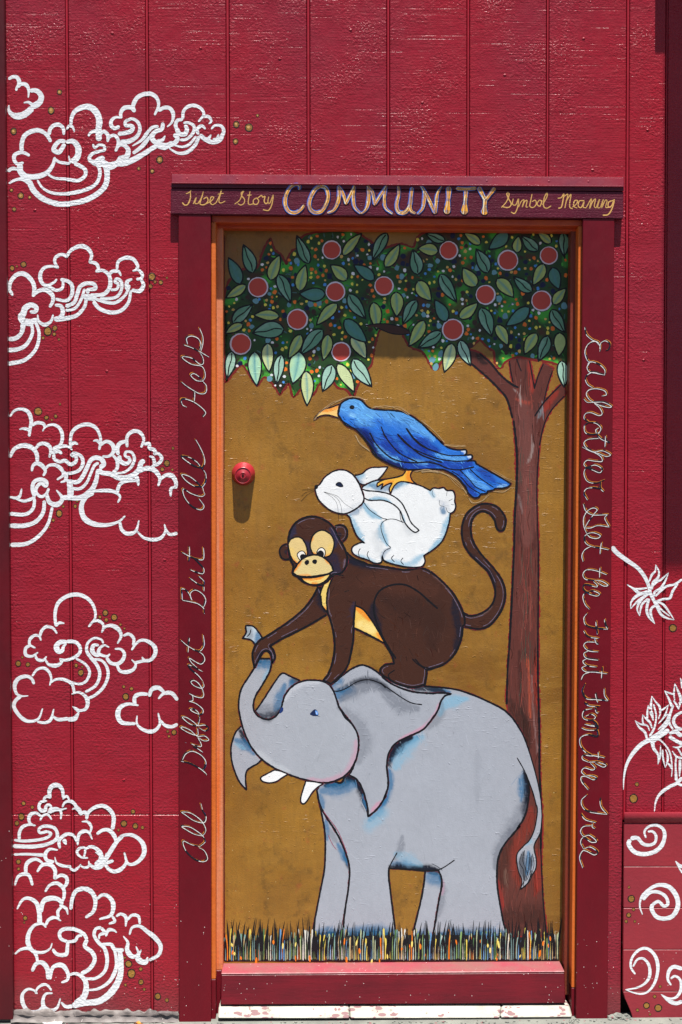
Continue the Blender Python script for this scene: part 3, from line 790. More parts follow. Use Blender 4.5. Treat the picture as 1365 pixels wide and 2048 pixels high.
RIGHT_WORDS=[("Eachother",L4,"""
82,72 100,150 160,205 220,230 245,280 240,330
240,300 252,240 300,215 345,250 330,305 300,318
240,265 190,220 120,250 85,330 110,420 155,442
110,480 140,435 230,460 292,520 292,578
140,440 108,490 130,540 200,555 292,575
220,552 150,550 90,600 110,670 170,710
262,795 310,782 290,740 210,718 130,730 100,775 130,830 182,862
70,820 110,860 190,860 280,862 362,902 330,915 240,892 185,870 240,920 266,980 230,1000 150,970 92,980 76,1030 122,1072
122,1072 80,1110 90,1180 160,1200 230,1180 252,1130 200,1082 122,1072
232,1130 200,1150 210,1190 240,1182
210,1200 260,1250 345,1286
300,1215 300,1270 295,1332
230,1240 120,1250 75,1290 110,1350 180,1380 270,1370 352,1410 310,1430 230,1400 140,1372 55,1330
170,1380 250,1430 266,1480 200,1480 110,1470 75,1510 100,1550
100,1550 190,1520 262,1560 240,1600 160,1570 100,1550 75,1610 110,1690 200,1710 285,1678
245,1690 245,1760 280,1802
245,1770 170,1758 100,1770 75,1820 112,1890
"""),("Get",L5,"""
92,36 120,110 180,150 260,155 350,148
350,148 320,190 368,282
365,280 250,265 170,290 110,290
110,290 150,220 210,140 240,100 200,80 140,110 100,180 100,270 130,350
130,350 200,340 272,370 240,400 170,390 130,360 100,400 130,460 200,490
200,490 270,500 362,520
285,444 276,500 270,565
180,480 110,520 80,580 92,645
"""),("the",L5,"""
342,782 230,740 130,730 90,780 120,830 220,840
270,708 266,760 265,812
220,840 290,850 352,890 310,900 240,862
200,850 240,890 230,910 150,890 100,890 90,930 130,970
130,970 190,950 262,980 240,1005 170,990 125,965 90,1010 110,1090 158,1145
"""),("Fruit",L5,"""
132,1188 100,1240 120,1310 200,1340 352,1356
352,1356 325,1310 315,1248
225,1268 232,1340 242,1412
95,1370 140,1430 255,1452
215,1452 230,1500 252,1512
230,1490 130,1490 100,1530 150,1580 252,1592
150,1580 100,1610 130,1660 252,1680
130,1662 90,1692 130,1735 235,1752
322,1750 328,1752
130,1735 80,1760 120,1800 220,1805 345,1822
290,1750 288,1810 285,1872
170,1802 100,1830 70,1892
"""),("From",L6,"""
132,138 105,220 150,290 250,300 372,312
370,310 335,260 330,188
240,234 250,285 266,332
125,330 180,365 282,372
235,380 250,430 272,436
210,392 130,410 108,460 130,500 200,510 242,480 200,450 140,470
210,512 250,550 240,575 130,552
100,590 150,610 240,612 262,580 200,560
250,600 266,650 250,680 160,660 90,690 85,760 130,830 200,870
"""),("the",L6,"""
200,870 270,882 335,896
270,838 272,880 270,922
220,880 120,870 110,910 170,940
170,940 260,940 347,970 320,990 240,952
190,950 236,1000 210,1020 130,1000 100,1040 140,1080
140,1080 200,1080 252,1100 220,1120 150,1090 100,1090 100,1140 168,1224
"""),("Tree",L6,"""
152,1276 100,1330 110,1400 180,1450 362,1476
362,1476 300,1400 285,1308
90,1470 140,1530 245,1560
210,1570 210,1605 236,1622
210,1590 120,1600 90,1650 120,1700 180,1690 252,1750 200,1760 120,1712 90,1760 120,1830
120,1830 190,1810 262,1860 230,1890 150,1852 110,1850 80,1920 112,2025
""")]
E1=(440,1230,4.003); E2=(760,1330,4.003); E3=(440,1540,4.003); E4=(760,1600,4.003)
M1=(490,1010,5.0); M2=(690,990,4.003); M3=(540,1040,8.531); RB=(590,780,4.003); B2=(760,780,5.0)
T1=(440,450,5.0); T2=(660,450,5.0); T3=(880,450,5.0); T4=(440,640,4.124); T5=(800,640,3.9)
TK=(930,700,5.12); TK2=(1000,1300,5.12); PX=(0,0,1.0)
GREY=(163,167,178); BLACK=(14,14,22); BROWN=(66,36,26); WHITE=(232,234,236); CREAM=(224,196,132); ORANGE=(236,140,40)
# soft brush marks: (colour, radius in photo px, strength, [(region, points)])
INK=(16,22,40); TEAL=(38,105,150); SKY=(120,175,205); ROSE=(200,140,165); SMOKE=(96,101,114)
# figure -> list of fills: (object name, colour, outline width px, halo, polygon, brush marks)
ELEPHANT=[
("leg",GREY,2.6,1,[(E3,"780,165! 810,320 840,480 846,620 838,800 800,1000 762,1200 738,1350! 984,1350! 1000,1150 1030,950 1040,800 1020,690 940,510 850,370 800,260!")],
  [(INK,9,.9,[(E3,"1000,650 1030,760 1040,800")]),(TEAL,11,.8,[(E3,"940,590 1000,690 1030,760")]),(SMOKE,14,.4,[(E3,"870,470 930,570")]),
   (TEAL,8,.7,[(E3,"850,400 860,560")]),(INK,22,1,[(E3,"745,1335 990,1335")]),(TEAL,15,.6,[(E3,"760,1300 990,1300")])]),
("leg",GREY,2.8,1,[(E4,"365,565! 350,700 320,850 300,930 252,1130! 420,1130! 445,980 475,800 495,680 490,610 470,560!")],
  [(INK,12,.9,[(E4,"370,570 480,580 492,640")]),(TEAL,17,.7,[(E4,"400,620 470,640")]),(INK,20,1,[(E4,"255,1115 430,1115")]),(TEAL,15,.6,[(E4,"270,1075 440,1080")])]),
("ear",GREY,2.4,1,[(E1,"285,770! 330,710 400,600 450,525 485,478 515,468 560,490 640,525! 580,580 525,640 505,710 480,770 440,815 380,838 325,820!")],
  [(INK,17,.95,[(E1,"310,800 380,820 440,800 480,750")]),(TEAL,17,.75,[(E1,"520,560 480,690 440,760")]),(INK,12,.8,[(E1,"590,530 620,530")]),(TEAL,9,.7,[(E1,"575,540 560,600")]),(SMOKE,20,.5,[(E1,"320,770 420,760")])]),
("ear",GREY,2.4,1,[(E1,"175,888! 125,945 95,1040 92,1130 110,1220 155,1330 213,1398! 205,1310 215,1250 255,1215 300,1190 338,1155! 260,1060 215,970!")],
  [(INK,18,.95,[(E1,"165,930 210,990 250,1060")]),(TEAL,16,.75,[(E1,"130,1000 190,1030 270,1110")]),(SKY,8,.5,[(E1,"120,1030 200,1070")])]),
("trunk_tip",(185,200,212),2.4,1,[(E1,"212,84! 268,92 312,140 345,192! 290,252! 262,208 225,192 182,186! 200,165 213,135 208,105!")],
  [(TEAL,9,.8,[(E1,"310,160 300,220")]),(SMOKE,9,.5,[(E1,"235,100 240,170")])]),
("elephant_body",GREY,2.8,1,[(E1,"1000,640 1050,470 1200,440 1340,520"),(E2,"200,150! 380,172 500,182 620,200 750,242 880,300 1000,365 1080,450 1145,560 1192,682! 1165,860! 1192,960 1192,1060 1165,1200 1100,1310"),(E4,"1120,210 1010,340 955,440 938,560 942,700 965,850 990,980 1030,1130! 420,1130! 445,980 475,800 498,680 490,610 470,562! 360,566 200,552 72,545! 72,620 88,760 108,920 134,1130!"),(E3,"1415,1350! 984,1350! 1000,1150 1030,950 1040,800 1015,680 940,510 850,370 800,270 778,160! 820,100 900,90 1000,40")],
  [(TEAL,20,.8,[(E2,"90,760 110,700 200,620 300,580")]),(SKY,28,.6,[(E2,"120,820 190,680 340,580")]),(INK,17,1,[(E2,"72,800 90,700 150,630 250,580")]),(TEAL,11,.8,[(E2,"75,830 80,950 40,1080 0,1140")]),
   (SKY,17,.7,[(E2,"480,400 540,300 700,270")]),(TEAL,11,.8,[(E2,"400,195 560,215")]),(INK,10,.9,[(E2,"220,180 420,195 520,215")]),(SMOKE,14,.4,[(E2,"500,300 480,400 380,520")]),
   (TEAL,15,.8,[(E2,"1150,860 1150,980 1130,1090")]),(INK,14,1,[(E2,"1160,840 1190,960 1185,1100 1150,1240")]),(SMOKE,26,.45,[(E2,"1150,1180 1060,1330")]),(SMOKE,22,.6,[(E4,"1120,190 1010,330 945,440 925,540")]),
   (INK,22,1,[(E3,"850,125 950,95 1060,60 1100,110")]),(TEAL,28,.7,[(E3,"820,170 960,140 1090,120")]),(INK,13,1,[(E3,"1100,100 1160,220 1190,350")]),(TEAL,13,.7,[(E3,"800,200 830,300")]),(TEAL,9,.75,[(E3,"1150,200 1180,320")]),(TEAL,17,.7,[(E3,"1200,400 1260,330 1340,220")]),(SKY,18,.5,[(E3,"1200,440 1300,340")]),
   (TEAL,20,.75,[(E4,"110,510 200,525 300,540")]),(INK,10,1,[(E4,"80,530 220,545 470,555")]),(SMOKE,11,.5,[(E4,"180,290 170,380 120,470")]),(SKY,20,.4,[(E4,"130,430 330,520")]),
   (INK,24,1,[(E3,"990,1335 1415,1335")]),(TEAL,18,.65,[(E3,"990,1290 1200,1300 1410,1290")]),(INK,26,1,[(E4,"425,1120 700,1122 1020,1115")]),(TEAL,18,.6,[(E4,"460,1078 800,1080 1000,1060")]),(SMOKE,12,.5,[(E4,"500,640 490,800 450,960")]),(ROSE,6,.4,[(E4,"505,640 500,760")]),
   (SMOKE,9,.12,[(E2,"780,680 782,900 780,1100")])]),
("tail",GREY,0,0,[(E2,"1100,742! 1060,640 1100,520 1145,562 1195,690 1250,880 1288,1060 1300,1220"),(E4,"1300,140 1285,260 1245,340 1235,390 1252,470 1250,545 1220,600 1190,660 1128,716! 1138,640 1108,560 1098,440 1150,370 1200,320 1240,230 1262,100"),(E2,"1255,1120 1235,1050 1205,960 1160,860!")],
  [(INK,11,.75,[(E4,"1150,420 1140,520 1160,640")]),(TEAL,12,.75,[(E4,"1190,420 1190,520 1180,600")]),(INK,7,.7,[(E4,"1215,450 1200,560")]),(SKY,7,.5,[(E4,"1170,350 1210,330")])]),
("ear",GREY,2.8,1,[(E1,"890,565! 930,530 1000,470 1080,420 1140,402 1210,425 1290,480"),(E2,"30,105 110,160 250,212 400,228 500,224 572,231! 520,248 490,290 460,370 400,455 340,520 230,572 130,625 75,700 56,800 66,920 62,990 30,1075"),(E3,"1330,200 1290,270 1245,325 1188,372! 1180,280 1145,160 1100,80 1030,35!"),(E1,"1060,1240 1105,1100 1095,950 1020,830 930,700!")],
  [(INK,9,.85,[(E1,"930,612 1010,585 1100,535 1200,520 1280,545 1365,610")]),(TEAL,16,.8,[(E1,"950,640 1050,600")]),(SMOKE,20,.6,[(E1,"970,680 1080,600 1200,560 1320,590")]),(TEAL,12,.7,[(E1,"900,560 960,530")]),(SMOKE,24,.55,[(E2,"0,170 100,260 200,330 300,350")]),(SMOKE,26,.4,[(E1,"1000,760 1110,900 1140,1020 1110,1180")]),(SMOKE,14,.4,[(E3,"1040,60 1110,160 1170,290")]),(ROSE,5,.7,[(E2,"480,300 440,400 340,505 150,600")]),(ROSE,6,.7,[(E3,"1210,340 1290,250")])]),
("head",(166,170,180),2.6,1,[(E1,"312,350! 415,350! 412,400 395,460 340,560 285,650 268,740 300,805 380,838 440,817 485,765 505,700 528,635 590,565 680,527 790,525 860,548 905,600 935,680 970,765 1060,875 1103,960 1110,1060 1085,1170 1020,1270 920,1328 820,1342 690,1320 550,1275 430,1220 330,1148 250,1050 195,930 165,820 152,720 170,600 230,500 280,420!")],
  [(INK,17,.98,[(E1,"320,345 415,345")]),(TEAL,15,.8,[(E1,"320,390 410,400")]),(SKY,9,.5,[(E1,"390,440 350,520")]),(INK,10,.6,[(E1,"300,800 380,835 440,815")]),(SMOKE,7,.45,[(E1,"930,700 970,770")]),(ROSE,8,.5,[(E1,"1090,1000 1080,1130 1000,1270 850,1330 700,1310")]),((195,200,208),10,.5,[(E1,"290,1080 420,1195 560,1250")]),((205,208,216),9,.5,[(E1,"520,680 570,600 680,545 800,540")])]),
("tusk",(236,236,238),2.0,1,[(E3,"440,0! 390,25 340,52 328,68 345,90 400,102 450,92 500,60 545,33! 490,10!")],[]),
("tusk",(236,236,238),2.0,1,[(E3,"690,88! 670,150 650,220 650,255 668,270 695,252 740,180 780,140 828,108! 760,95!")],[]),
]
ELEPHANT_LINES=[(10,[(E2,"1000,365 1080,450 1145,560 1195,690 1250,880 1288,1060 1300,1220"),(E4,"1300,140 1285,260 1245,340 1235,390 1252,470 1250,545 1220,600 1190,660 1128,716")]) if 0 else (10,[(E2,"1080,450 1145,560 1195,690 1250,880 1288,1060 1300,1220")]),(10,[(E4,"1300,130 1285,260 1245,340 1235,390 1252,470 1250,545 1220,600 1190,660 1128,716")]),(9,[(E2,"1098,740 1160,850 1205,960 1235,1050 1255,1130")]),(9,[(E4,"1258,40 1262,100 1240,230 1200,320 1150,370 1098,440 1108,560 1138,640 1128,716")]),(5,[(E4,"1200,420 1195,520 1170,650")]),(5,[(E4,"1160,400 1145,480 1165,560 1150,690")]),(5,[(E4,"1222,430 1235,520 1205,620")]),(6,[(E4,"1165,600 1150,660 1120,720")]),(6,[(E4,"1215,560 1195,640 1160,700")]),(9,[(E1,"905,605 945,610 1010,588 1100,535 1190,518 1280,545 1330,585")]),(9,[(E2,"0,140 80,195 190,270 260,305 340,318")]),(9,[(E1,"968,762 1000,820 1060,880 1103,960 1110,1060")]),
 (9,[(E4,"72,545 100,490 140,420")]),(9,[(E4,"470,560 520,535 600,480")]),(7,[(E1,"250,115 240,150 215,175")]),
 (5,[(E4,"1135,430 1120,500 1150,560 1150,640")]),(5,[(E4,"1180,440 1170,540 1185,600")]),(4,[(E4,"1210,460 1215,540 1180,640")])]
ELEPHANT_PINK=[(5,[(E3,"830,330 940,480 990,590 1020,670")]),(4,[(E3,"868,520 900,590 935,640")])]
MONKEY=[
("arm",BROWN,3.0,1,[(M1,"745,795! 690,905 600,1030 450,1160 310,1255 190,1330"),(E1,"330,195 285,245 262,320 278,425! 305,370 345,300 380,288 410,320 418,388! 442,340 430,285 402,248! 490,195 620,130 750,60 840,5!"),(M1,"830,1085!")],
  [(INK,16,.8,[(M1,"745,830 760,960 800,1060")]),(INK,14,.9,[(E1,"330,330 390,310")]),((120,90,90),3,.5,[(M1,"640,990 520,1110 380,1220")])]),
("tail",BROWN,3.0,1,[(M2,"880,900! 930,930 990,965 1040,965 1110,940 1170,890 1202,820 1200,740 1150,620 1080,550 1000,470 950,380 938,270 970,160 1050,90 1130,70 1220,95 1280,170 1288,230 1268,280 1235,285 1212,250 1200,200 1160,150 1100,130 1040,165 1010,240 1020,350 1080,460 1190,585 1262,690 1285,800 1255,920 1170,1035 1080,1072 990,1060 900,1040!")],
  [(INK,7,.6,[(M2,"1000,465 1090,555 1160,620 1210,740")]),((120,95,95),3,.6,[(M2,"990,970 1110,950 1180,890")])]),
("monkey_body",BROWN,3.0,1,[(M1,"830,700! 900,650 1000,520 1020,480 1080,530 1200,580"),(M2,"200,560 300,572 480,600 620,588 720,640 840,755 900,840 950,950 960,1030 945,1060 930,1160 880,1270 800,1350 700,1388 655,1400! 655,1440 640,1520! 540,1540 420,1510 340,1465 288,1425 292,1385 330,1358 395,1350! 380,1290 320,1185! 200,1125 72,1060! 65,1180 35,1330"),(E1,"1025,400 990,460 930,520 890,552! 830,522! 870,470 905,370 920,240 905,110 880,20"),(M1,"830,1085! 818,980 825,850!")],
  [((52,28,22),40,.6,[(M2,"300,800 500,900 700,1000 700,1200")]),(INK,12,.9,[(M2,"0,520 200,560 480,590")]),((80,44,32),50,.5,[(M2,"150,700 400,660 700,760")]),(INK,12,.8,[(M2,"870,840 900,1000 920,1120 880,1240")]),(INK,14,.8,[(M2,"230,860 230,960 290,1100")]),((110,85,85),3,.6,[(M1,"840,760 825,900 840,1070 890,1250")]),((120,90,90),3,.5,[(M2,"700,640 800,720 850,790")]),((25,40,75),10,.5,[(M1,"1090,980 1080,1120")])]),
("belly",(232,190,90),2.6,0,[(M2,"85,885! 150,920 220,1010 280,1110 322,1188! 200,1122 72,1060! 78,960!")],
  [(ORANGE,12,.9,[(M2,"90,900 150,940 200,1000")]),(ORANGE,9,.8,[(M2,"260,1110 315,1180")]),((245,225,150),14,.7,[(M2,"130,1040 220,1080")])]),
("chest",(232,200,110),2.4,0,[(M3,"1085,930! 1010,955 950,1040 890,1170 860,1280"),(M1,"762,920 775,1010 828,1075! 818,960 830,850 870,740!")],
  [(ORANGE,7,.9,[(M3,"1075,945 1020,990")]),(ORANGE,6,.8,[(M1,"800,1030 825,1065")])]),
("ear",BROWN,2.6,1,[(M1,"895,250! 905,215 950,200 1000,215 1025,265 1015,330 965,370 920,350!")],[(INK,7,.7,[(M1,"940,295 945,300")])]),
("ear",BROWN,2.6,1,[(M1,"445,400! 410,392 365,420 348,465 365,520 400,545 450,540!")],[(INK,7,.7,[(M1,"420,470 424,475")])]),
("head",BROWN,3.0,1,[(M1,"435,340! 460,250 520,170 620,122 720,120 820,165 890,230 940,330 1000,440 1025,540 1000,640 940,690 880,700 830,760 760,798 700,800 600,775 530,720 480,685 485,610 450,530 436,440!")],
  [((30,40,70),12,.7,[(M1,"460,330 500,210")]),((30,40,75),12,.7,[(M1,"860,240 905,330 905,420")]),((30,40,75),11,.7,[(M1,"620,400 640,490")]),((28,32,60),16,.7,[(M1,"880,540 900,620 920,660")]),((120,95,110),3,.6,[(M1,"1000,540 990,610")])]),
("eye_patch",CREAM,2.2,0,[(M3,"318,430 355,335 440,295 530,305 600,390 640,520 632,600 560,640 480,740 400,690 345,580")],[(ORANGE,4,.9,[(M3,"360,620 420,700 480,730")]),(ORANGE,4,.6,[(M3,"640,560 620,600")]),((235,200,110),8,.6,[(M3,"360,520 420,640")])]),
("eye_patch",CREAM,2.2,0,[(M3,"693,400 735,270 820,195 920,178 1030,240 1090,340 1090,470 1040,590 960,630 850,620 750,590 700,490")],[(ORANGE,4,.9,[(M3,"740,560 790,600")]),(ORANGE,4,.8,[(M3,"700,380 740,280")]),(ORANGE,4,.9,[(M3,"950,615 1030,580")]),((235,200,110),9,.6,[(M3,"1040,450 1000,560")])]),
("eye",(240,236,226),1.5,0,[(M3,"470,605 495,550 545,530 590,550 615,610 590,680 530,695")],[]),
("eye",(240,236,226),1.5,0,[(M3,"805,570 830,500 890,473 940,515 945,580 920,630 860,620")],[]),
("pupil",BLACK,0.6,0,[(M3,"520,630 545,590 590,590 612,620 600,670 550,690")],[]),
("pupil",BLACK,0.6,0,[(M3,"805,595 835,535 880,525 915,560 915,610 870,625")],[]),
("muzzle",(222,200,140),2.6,0,[(M3,"398,905! 415,850 500,720 600,640 720,598 840,605 960,670 1050,770 1085,870! 1000,915 850,945 680,965 550,965 460,945!")],[(ORANGE,5,.9,[(M3,"410,890 470,780 540,700")]),(ORANGE,5,.7,[(M3,"930,650 1040,760")]),(ORANGE,4,.6,[(M3,"500,935 700,945")])]),
("lip",(238,205,120),2.4,0,[(M3,"525,985! 700,985 870,960 1035,915! 990,1000 890,1075 780,1105 660,1090 580,1045!")],[(ORANGE,5,.9,[(M3,"560,1000 800,1000 920,970")]),(ORANGE,4,.8,[(M3,"740,1085 800,1090")])]),
("nostril",BLACK,0.5,0,[(M3,"597,735 610,700 645,685 668,705 660,745 625,765")],[]),
("nostril",BLACK,0.5,0,[(M3,"727,710 750,680 790,680 803,710 785,745 750,740")],[]),
]
MONKEY_LINES=[(14,[(M2,"410,1310 330,1185 255,1020 232,890 268,780 360,725 480,718 590,775 670,845 745,910")]),(9,[(M2,"370,1485 350,1440 400,1400")]),(10,[(M2,"560,1310 620,1370 700,1390")]),(9,[(M2,"655,1400 580,1350 540,1310")]),(9,[(M1,"880,720 900,700 960,700 990,710")]),(8,[(M1,"1110,960 1090,1080 1080,1200")])]
RABBIT=[
("ear",WHITE,2.0,1,[(RB,"480,688! 540,670 575,640 620,622 680,620 745,615! 700,680 640,735 560,758 520,748!")],[(TEAL,9,.6,[(RB,"490,700 520,740")]),(SKY,10,.7,[(RB,"510,690 540,680")])]),
("rabbit_body",WHITE,2.2,1,[(RB,"520,800! 560,765 640,728 760,715 880,735 1000,765 1085,805! 1110,785 1150,790 1190,783 1218,805 1265,808 1282,845 1280,890 1288,930 1275,970 1245,988! 1230,1080 1185,1200 1110,1275 1032,1325! 1042,1370 1020,1410 960,1420 870,1412 780,1390 715,1365 700,1330! 690,1380 640,1386 590,1362 510,1335 462,1300 465,1255 530,1222 560,1226! 500,1170 460,1080 440,1020 400,985! 470,960!")],
  [(TEAL,12,.6,[(RB,"540,920 480,980 440,1000")]),(SKY,20,.8,[(RB,"440,1020 480,1110 540,1200")]),(SKY,18,.7,[(RB,"560,770 680,740 800,745 900,745")]),(TEAL,10,.6,[(RB,"600,760 700,790 780,780 860,745")]),(SKY,9,.8,[(RB,"540,900 600,980 690,1030")]),(SKY,14,.8,[(RB,"700,1060 690,1130 740,1240")]),(TEAL,8,.5,[(RB,"770,1265 710,1310 700,1370")]),(SKY,12,.8,[(RB,"1240,990 1220,1080 1180,1200 1080,1290")]),(TEAL,9,.8,[(RB,"1185,950 1190,975")]),(SKY,10,.7,[(RB,"1030,1320 900,1400 740,1370")]),(SKY,9,.6,[(RB,"480,1320 640,1380")]),((190,195,200),14,.4,[(RB,"660,1150 680,1260")]),((190,195,200),12,.5,[(RB,"870,1060 920,1130 990,1140")]),((190,195,205),10,.5,[(RB,"1150,880 1200,920 1240,960")]),(SKY,8,.6,[(RB,"1090,815 1110,850")])]),
("ear",WHITE,2.0,0,[(RB,"512,768! 560,802 680,816 770,840 850,900 898,985 930,1060 995,1125! 960,1138 910,1100 870,1040 842,965 780,910 700,882 590,880 520,835!")],[(SKY,7,.8,[(RB,"600,875 700,880 780,912")]),(SKY,6,.8,[(RB,"845,980 880,1050")])]),
("head",(236,237,239),2.2,1,[(RB,"165,782 200,757 240,700 310,652 380,640 440,660 490,710 530,790 552,880 505,940 430,982 370,990 290,965 220,910 180,855")],[((200,205,212),8,.5,[(RB,"300,960 420,970 520,900")])]),
("eye",(20,30,60),1.2,0,[(RB,"330,757 347,741 368,743 386,770 368,775 348,770")],[]),
("nose",BLACK,0.6,0,[(RB,"160,772 172,762 185,768 180,788 166,790")],[]),
]
RABBIT_LINES=[(6,[(RB,"770,1262 730,1220 695,1130 695,1070 740,1038 800,1035 872,1062")]),(6,[(RB,"545,890 600,960 690,1020 740,1036")]),(6,[(RB,"770,1262 720,1290 700,1340")]),(6,[(RB,"525,1268 510,1300 518,1340")]),(6,[(RB,"592,1288 580,1320 600,1362")]),(6,[(RB,"795,1320 775,1348 800,1378")]),(6,[(RB,"868,1342 850,1370 872,1400")]),(5,[(RB,"840,970 850,1040 872,1062")]),
 (2.5,[(RB,"165,790 110,795 55,800")]),(2.5,[(RB,"165,795 90,820 55,848")]),(2.5,[(RB,"168,800 100,840 50,890")]),(2.5,[(RB,"230,815 300,860 340,920 352,1040")]),(2.5,[(RB,"232,815 330,860 370,930 380,1030")]),(2.5,[(RB,"235,815 340,850 400,910 470,955")]),
 (3,[(RB,"1110,790 1100,830 1120,860")]),(3,[(RB,"1160,880 1160,920 1200,935")]),(3,[(RB,"1220,810 1215,850")]),(3,[(RB,"1265,870 1230,890")]),(3,[(RB,"1280,920 1250,915")]),(4,[(RB,"1210,940 1225,975 1250,985")])]
BL=(40,110,205); BD=(18,48,150); BN=(12,22,80); BS=(105,175,235)
BIRD=[
("foot",(240,185,70),1.8,1,[(RB,"890,632! 945,638! 925,680 940,725 978,756! 900,736 840,735 795,768 766,830! 758,790 778,745 725,762 690,795! 705,750 660,775! 665,745 720,718 800,703 860,685 885,655!")],[(ORANGE,7,.9,[(RB,"915,640 910,700 950,745")]),(ORANGE,5,.8,[(RB,"700,760 790,730")])]),
("beak",(244,200,120),1.8,1,[(RB,"366,113! 290,140 225,160 175,205 152,238! 205,207 270,200 352,222! 345,170!")],[(ORANGE,8,.9,[(RB,"360,125 290,150 220,170")])]),
("bird_body",BL,2.6,1,[(RB,"352,175 370,110 430,72 490,68 540,90 600,145 700,160 800,165 900,190 1000,255 1100,350 1180,425"),(B2,"600,510 680,575 780,600 855,598 868,628 845,655! 905,650 925,662 915,690 870,712! 945,710 965,740! 1100,815 1312,937! 1265,975 1150,985! 1130,1002 1078,1012! 1068,1032 1012,1040! 985,1072 945,1076 890,1035 850,960 760,860 640,795! 500,790 300,797 200,780 80,732"),(RB,"640,520 600,450 540,370 480,312 420,287 385,250 352,205")],
  [(BS,34,.75,[(RB,"430,110 480,100 560,170")]),(BS,26,.65,[(RB,"640,190 800,190 900,215 1000,290 1100,390")]),((130,190,240),8,.8,[(RB,"455,200 470,205")]),(BD,34,.85,[(RB,"560,330 620,440 720,540 860,600 1100,610")]),(BN,15,.9,[(RB,"480,300 560,370 620,460 700,560 860,620")]),(BD,18,.8,[(RB,"700,330 760,420 850,500")]),(BD,22,.85,[(RB,"830,370 900,420 1000,480 1100,530")]),(BD,20,.8,[(RB,"960,380 1050,440 1150,490")]),(BS,7,.8,[(RB,"640,430 740,530 850,570")]),(BS,7,.7,[(RB,"920,560 1060,590")]),(BD,24,.8,[(B2,"600,740 750,770 900,740")]),(BS,7,.7,[(B2,"560,640 740,690 900,670")]),(BD,22,.8,[(B2,"800,850 900,1000 960,1050")]),(BD,16,.7,[(B2,"1000,800 1150,920")]),((225,235,245),6,.8,[(B2,"820,610 860,615 850,640")]),((225,235,245),5,.8,[(B2,"890,665 915,665")]),((150,200,240),7,.7,[(B2,"1180,970 1270,950")]),(BS,8,.6,[(B2,"850,820 980,930 1100,990")])]),
("eye",BLACK,0.6,0,[(RB,"440,140 450,125 468,125 476,140 466,152 448,150")],[]),
]
BIRD_LINES=[(12,[(RB,"600,340 650,430 750,530 850,572 960,582 1090,575")]),(11,[(RB,"690,290 730,380 820,490 900,540 980,575")]),(13,[(RB,"820,350 900,430 1000,512 1100,555 1180,580")]),(9,[(RB,"895,305 960,390 1050,460 1150,500")]),
 (12,[(B2,"860,652 700,655 560,620 420,560 330,480 260,380")]),(13,[(B2,"905,705 760,712 600,690 450,640 290,560 180,450")]),(15,[(B2,"945,770 800,798 680,785 590,745 480,720")]),(11,[(B2,"900,790 1000,880 1140,975")]),(11,[(B2,"800,800 900,900 960,970 1060,1018")]),(11,[(B2,"720,810 820,880 900,970 1010,1040")]),(10,[(RB,"385,250 460,300 540,365 600,440 660,530")]),(5,[(RB,"880,640 880,665 830,690 740,710")])]
TRUNK_POLY=[(TK,"60,5! 160,40 260,130 370,260 480,350 555,388! 495,335 468,200 445,20! 645,15! 672,150 700,300 712,400! 750,270 805,130! 905,190! 870,300 835,420 812,520! 900,440 985,355! 1025,400 1020,460 900,600 830,720 790,850 762,1000 742,1300 740,1600 755,2040"),(TK2,"395,300 408,800 415,1300 430,1650 430,2000"),(E4,"1295,600 1312,850 1338,1085! 1018,1090! 980,920 940,700 900,400 700,100"),(E2,"700,700 1000,420 1012,250 1030,0"),(TK,"505,2000 510,1700 532,1400 525,1200 518,950 490,700 430,500 340,390 230,280 65,138!")]
TRUNK_MARKS=[((52,26,24),7,.6,[(TK,"560,700 570,1200 560,2000")]),((56,28,26),6,.6,[(TK,"700,1200 690,1700 720,2040")]),((50,26,24),6,.6,[(TK2,"200,0 220,500 300,900")]),((116,62,54),5,.5,[(TK2,"250,100 270,500 340,900")]),((120,72,66),26,.6,[(TK,"600,500 620,900 640,1400 640,2000")]),((150,48,36),9,.75,[(TK,"960,420 880,520 800,640")]),((150,48,36),8,.75,[(TK,"660,120 690,300 690,440")]),((30,20,20),9,.8,[(TK,"120,40 180,120 230,140")]),((168,70,54),6,.6,[(TK,"520,500 640,540 700,520")]),((165,150,146),3,.55,[(TK,"500,400 560,460 570,560")]),((165,150,146),4,.6,[(TK,"700,950 680,1080 640,1160")]),((150,136,134),3,.5,[(TK,"550,1480 590,1680")]),((130,160,170),5,.45,[(TK,"800,580 750,700")]),((36,24,20),18,.6,[(TK2,"110,520 220,720 300,1000")]),((175,140,138),2.0,.4,[(TK2,"330,250 350,700 390,1050")]),((160,46,32),8,.7,[(TK2,"385,50 390,600")]),((200,90,60),3,.6,[(TK2,"290,100 310,700")]),((60,34,28),22,.6,[(E4,"1060,330 980,500 1000,700")]),((132,46,34),16,.7,[(E4,"1215,60 1190,200 1110,350 1080,500 1130,690")]),((138,42,32),14,.7,[(E4,"1265,400 1270,640 1240,760")]),((140,42,36),8,.7,[(E4,"945,640 985,880")]),((52,26,22),34,.7,[(E4,"1050,950 1270,930")]),((120,96,84),4,.4,[(E4,"1010,560 1020,700")])]
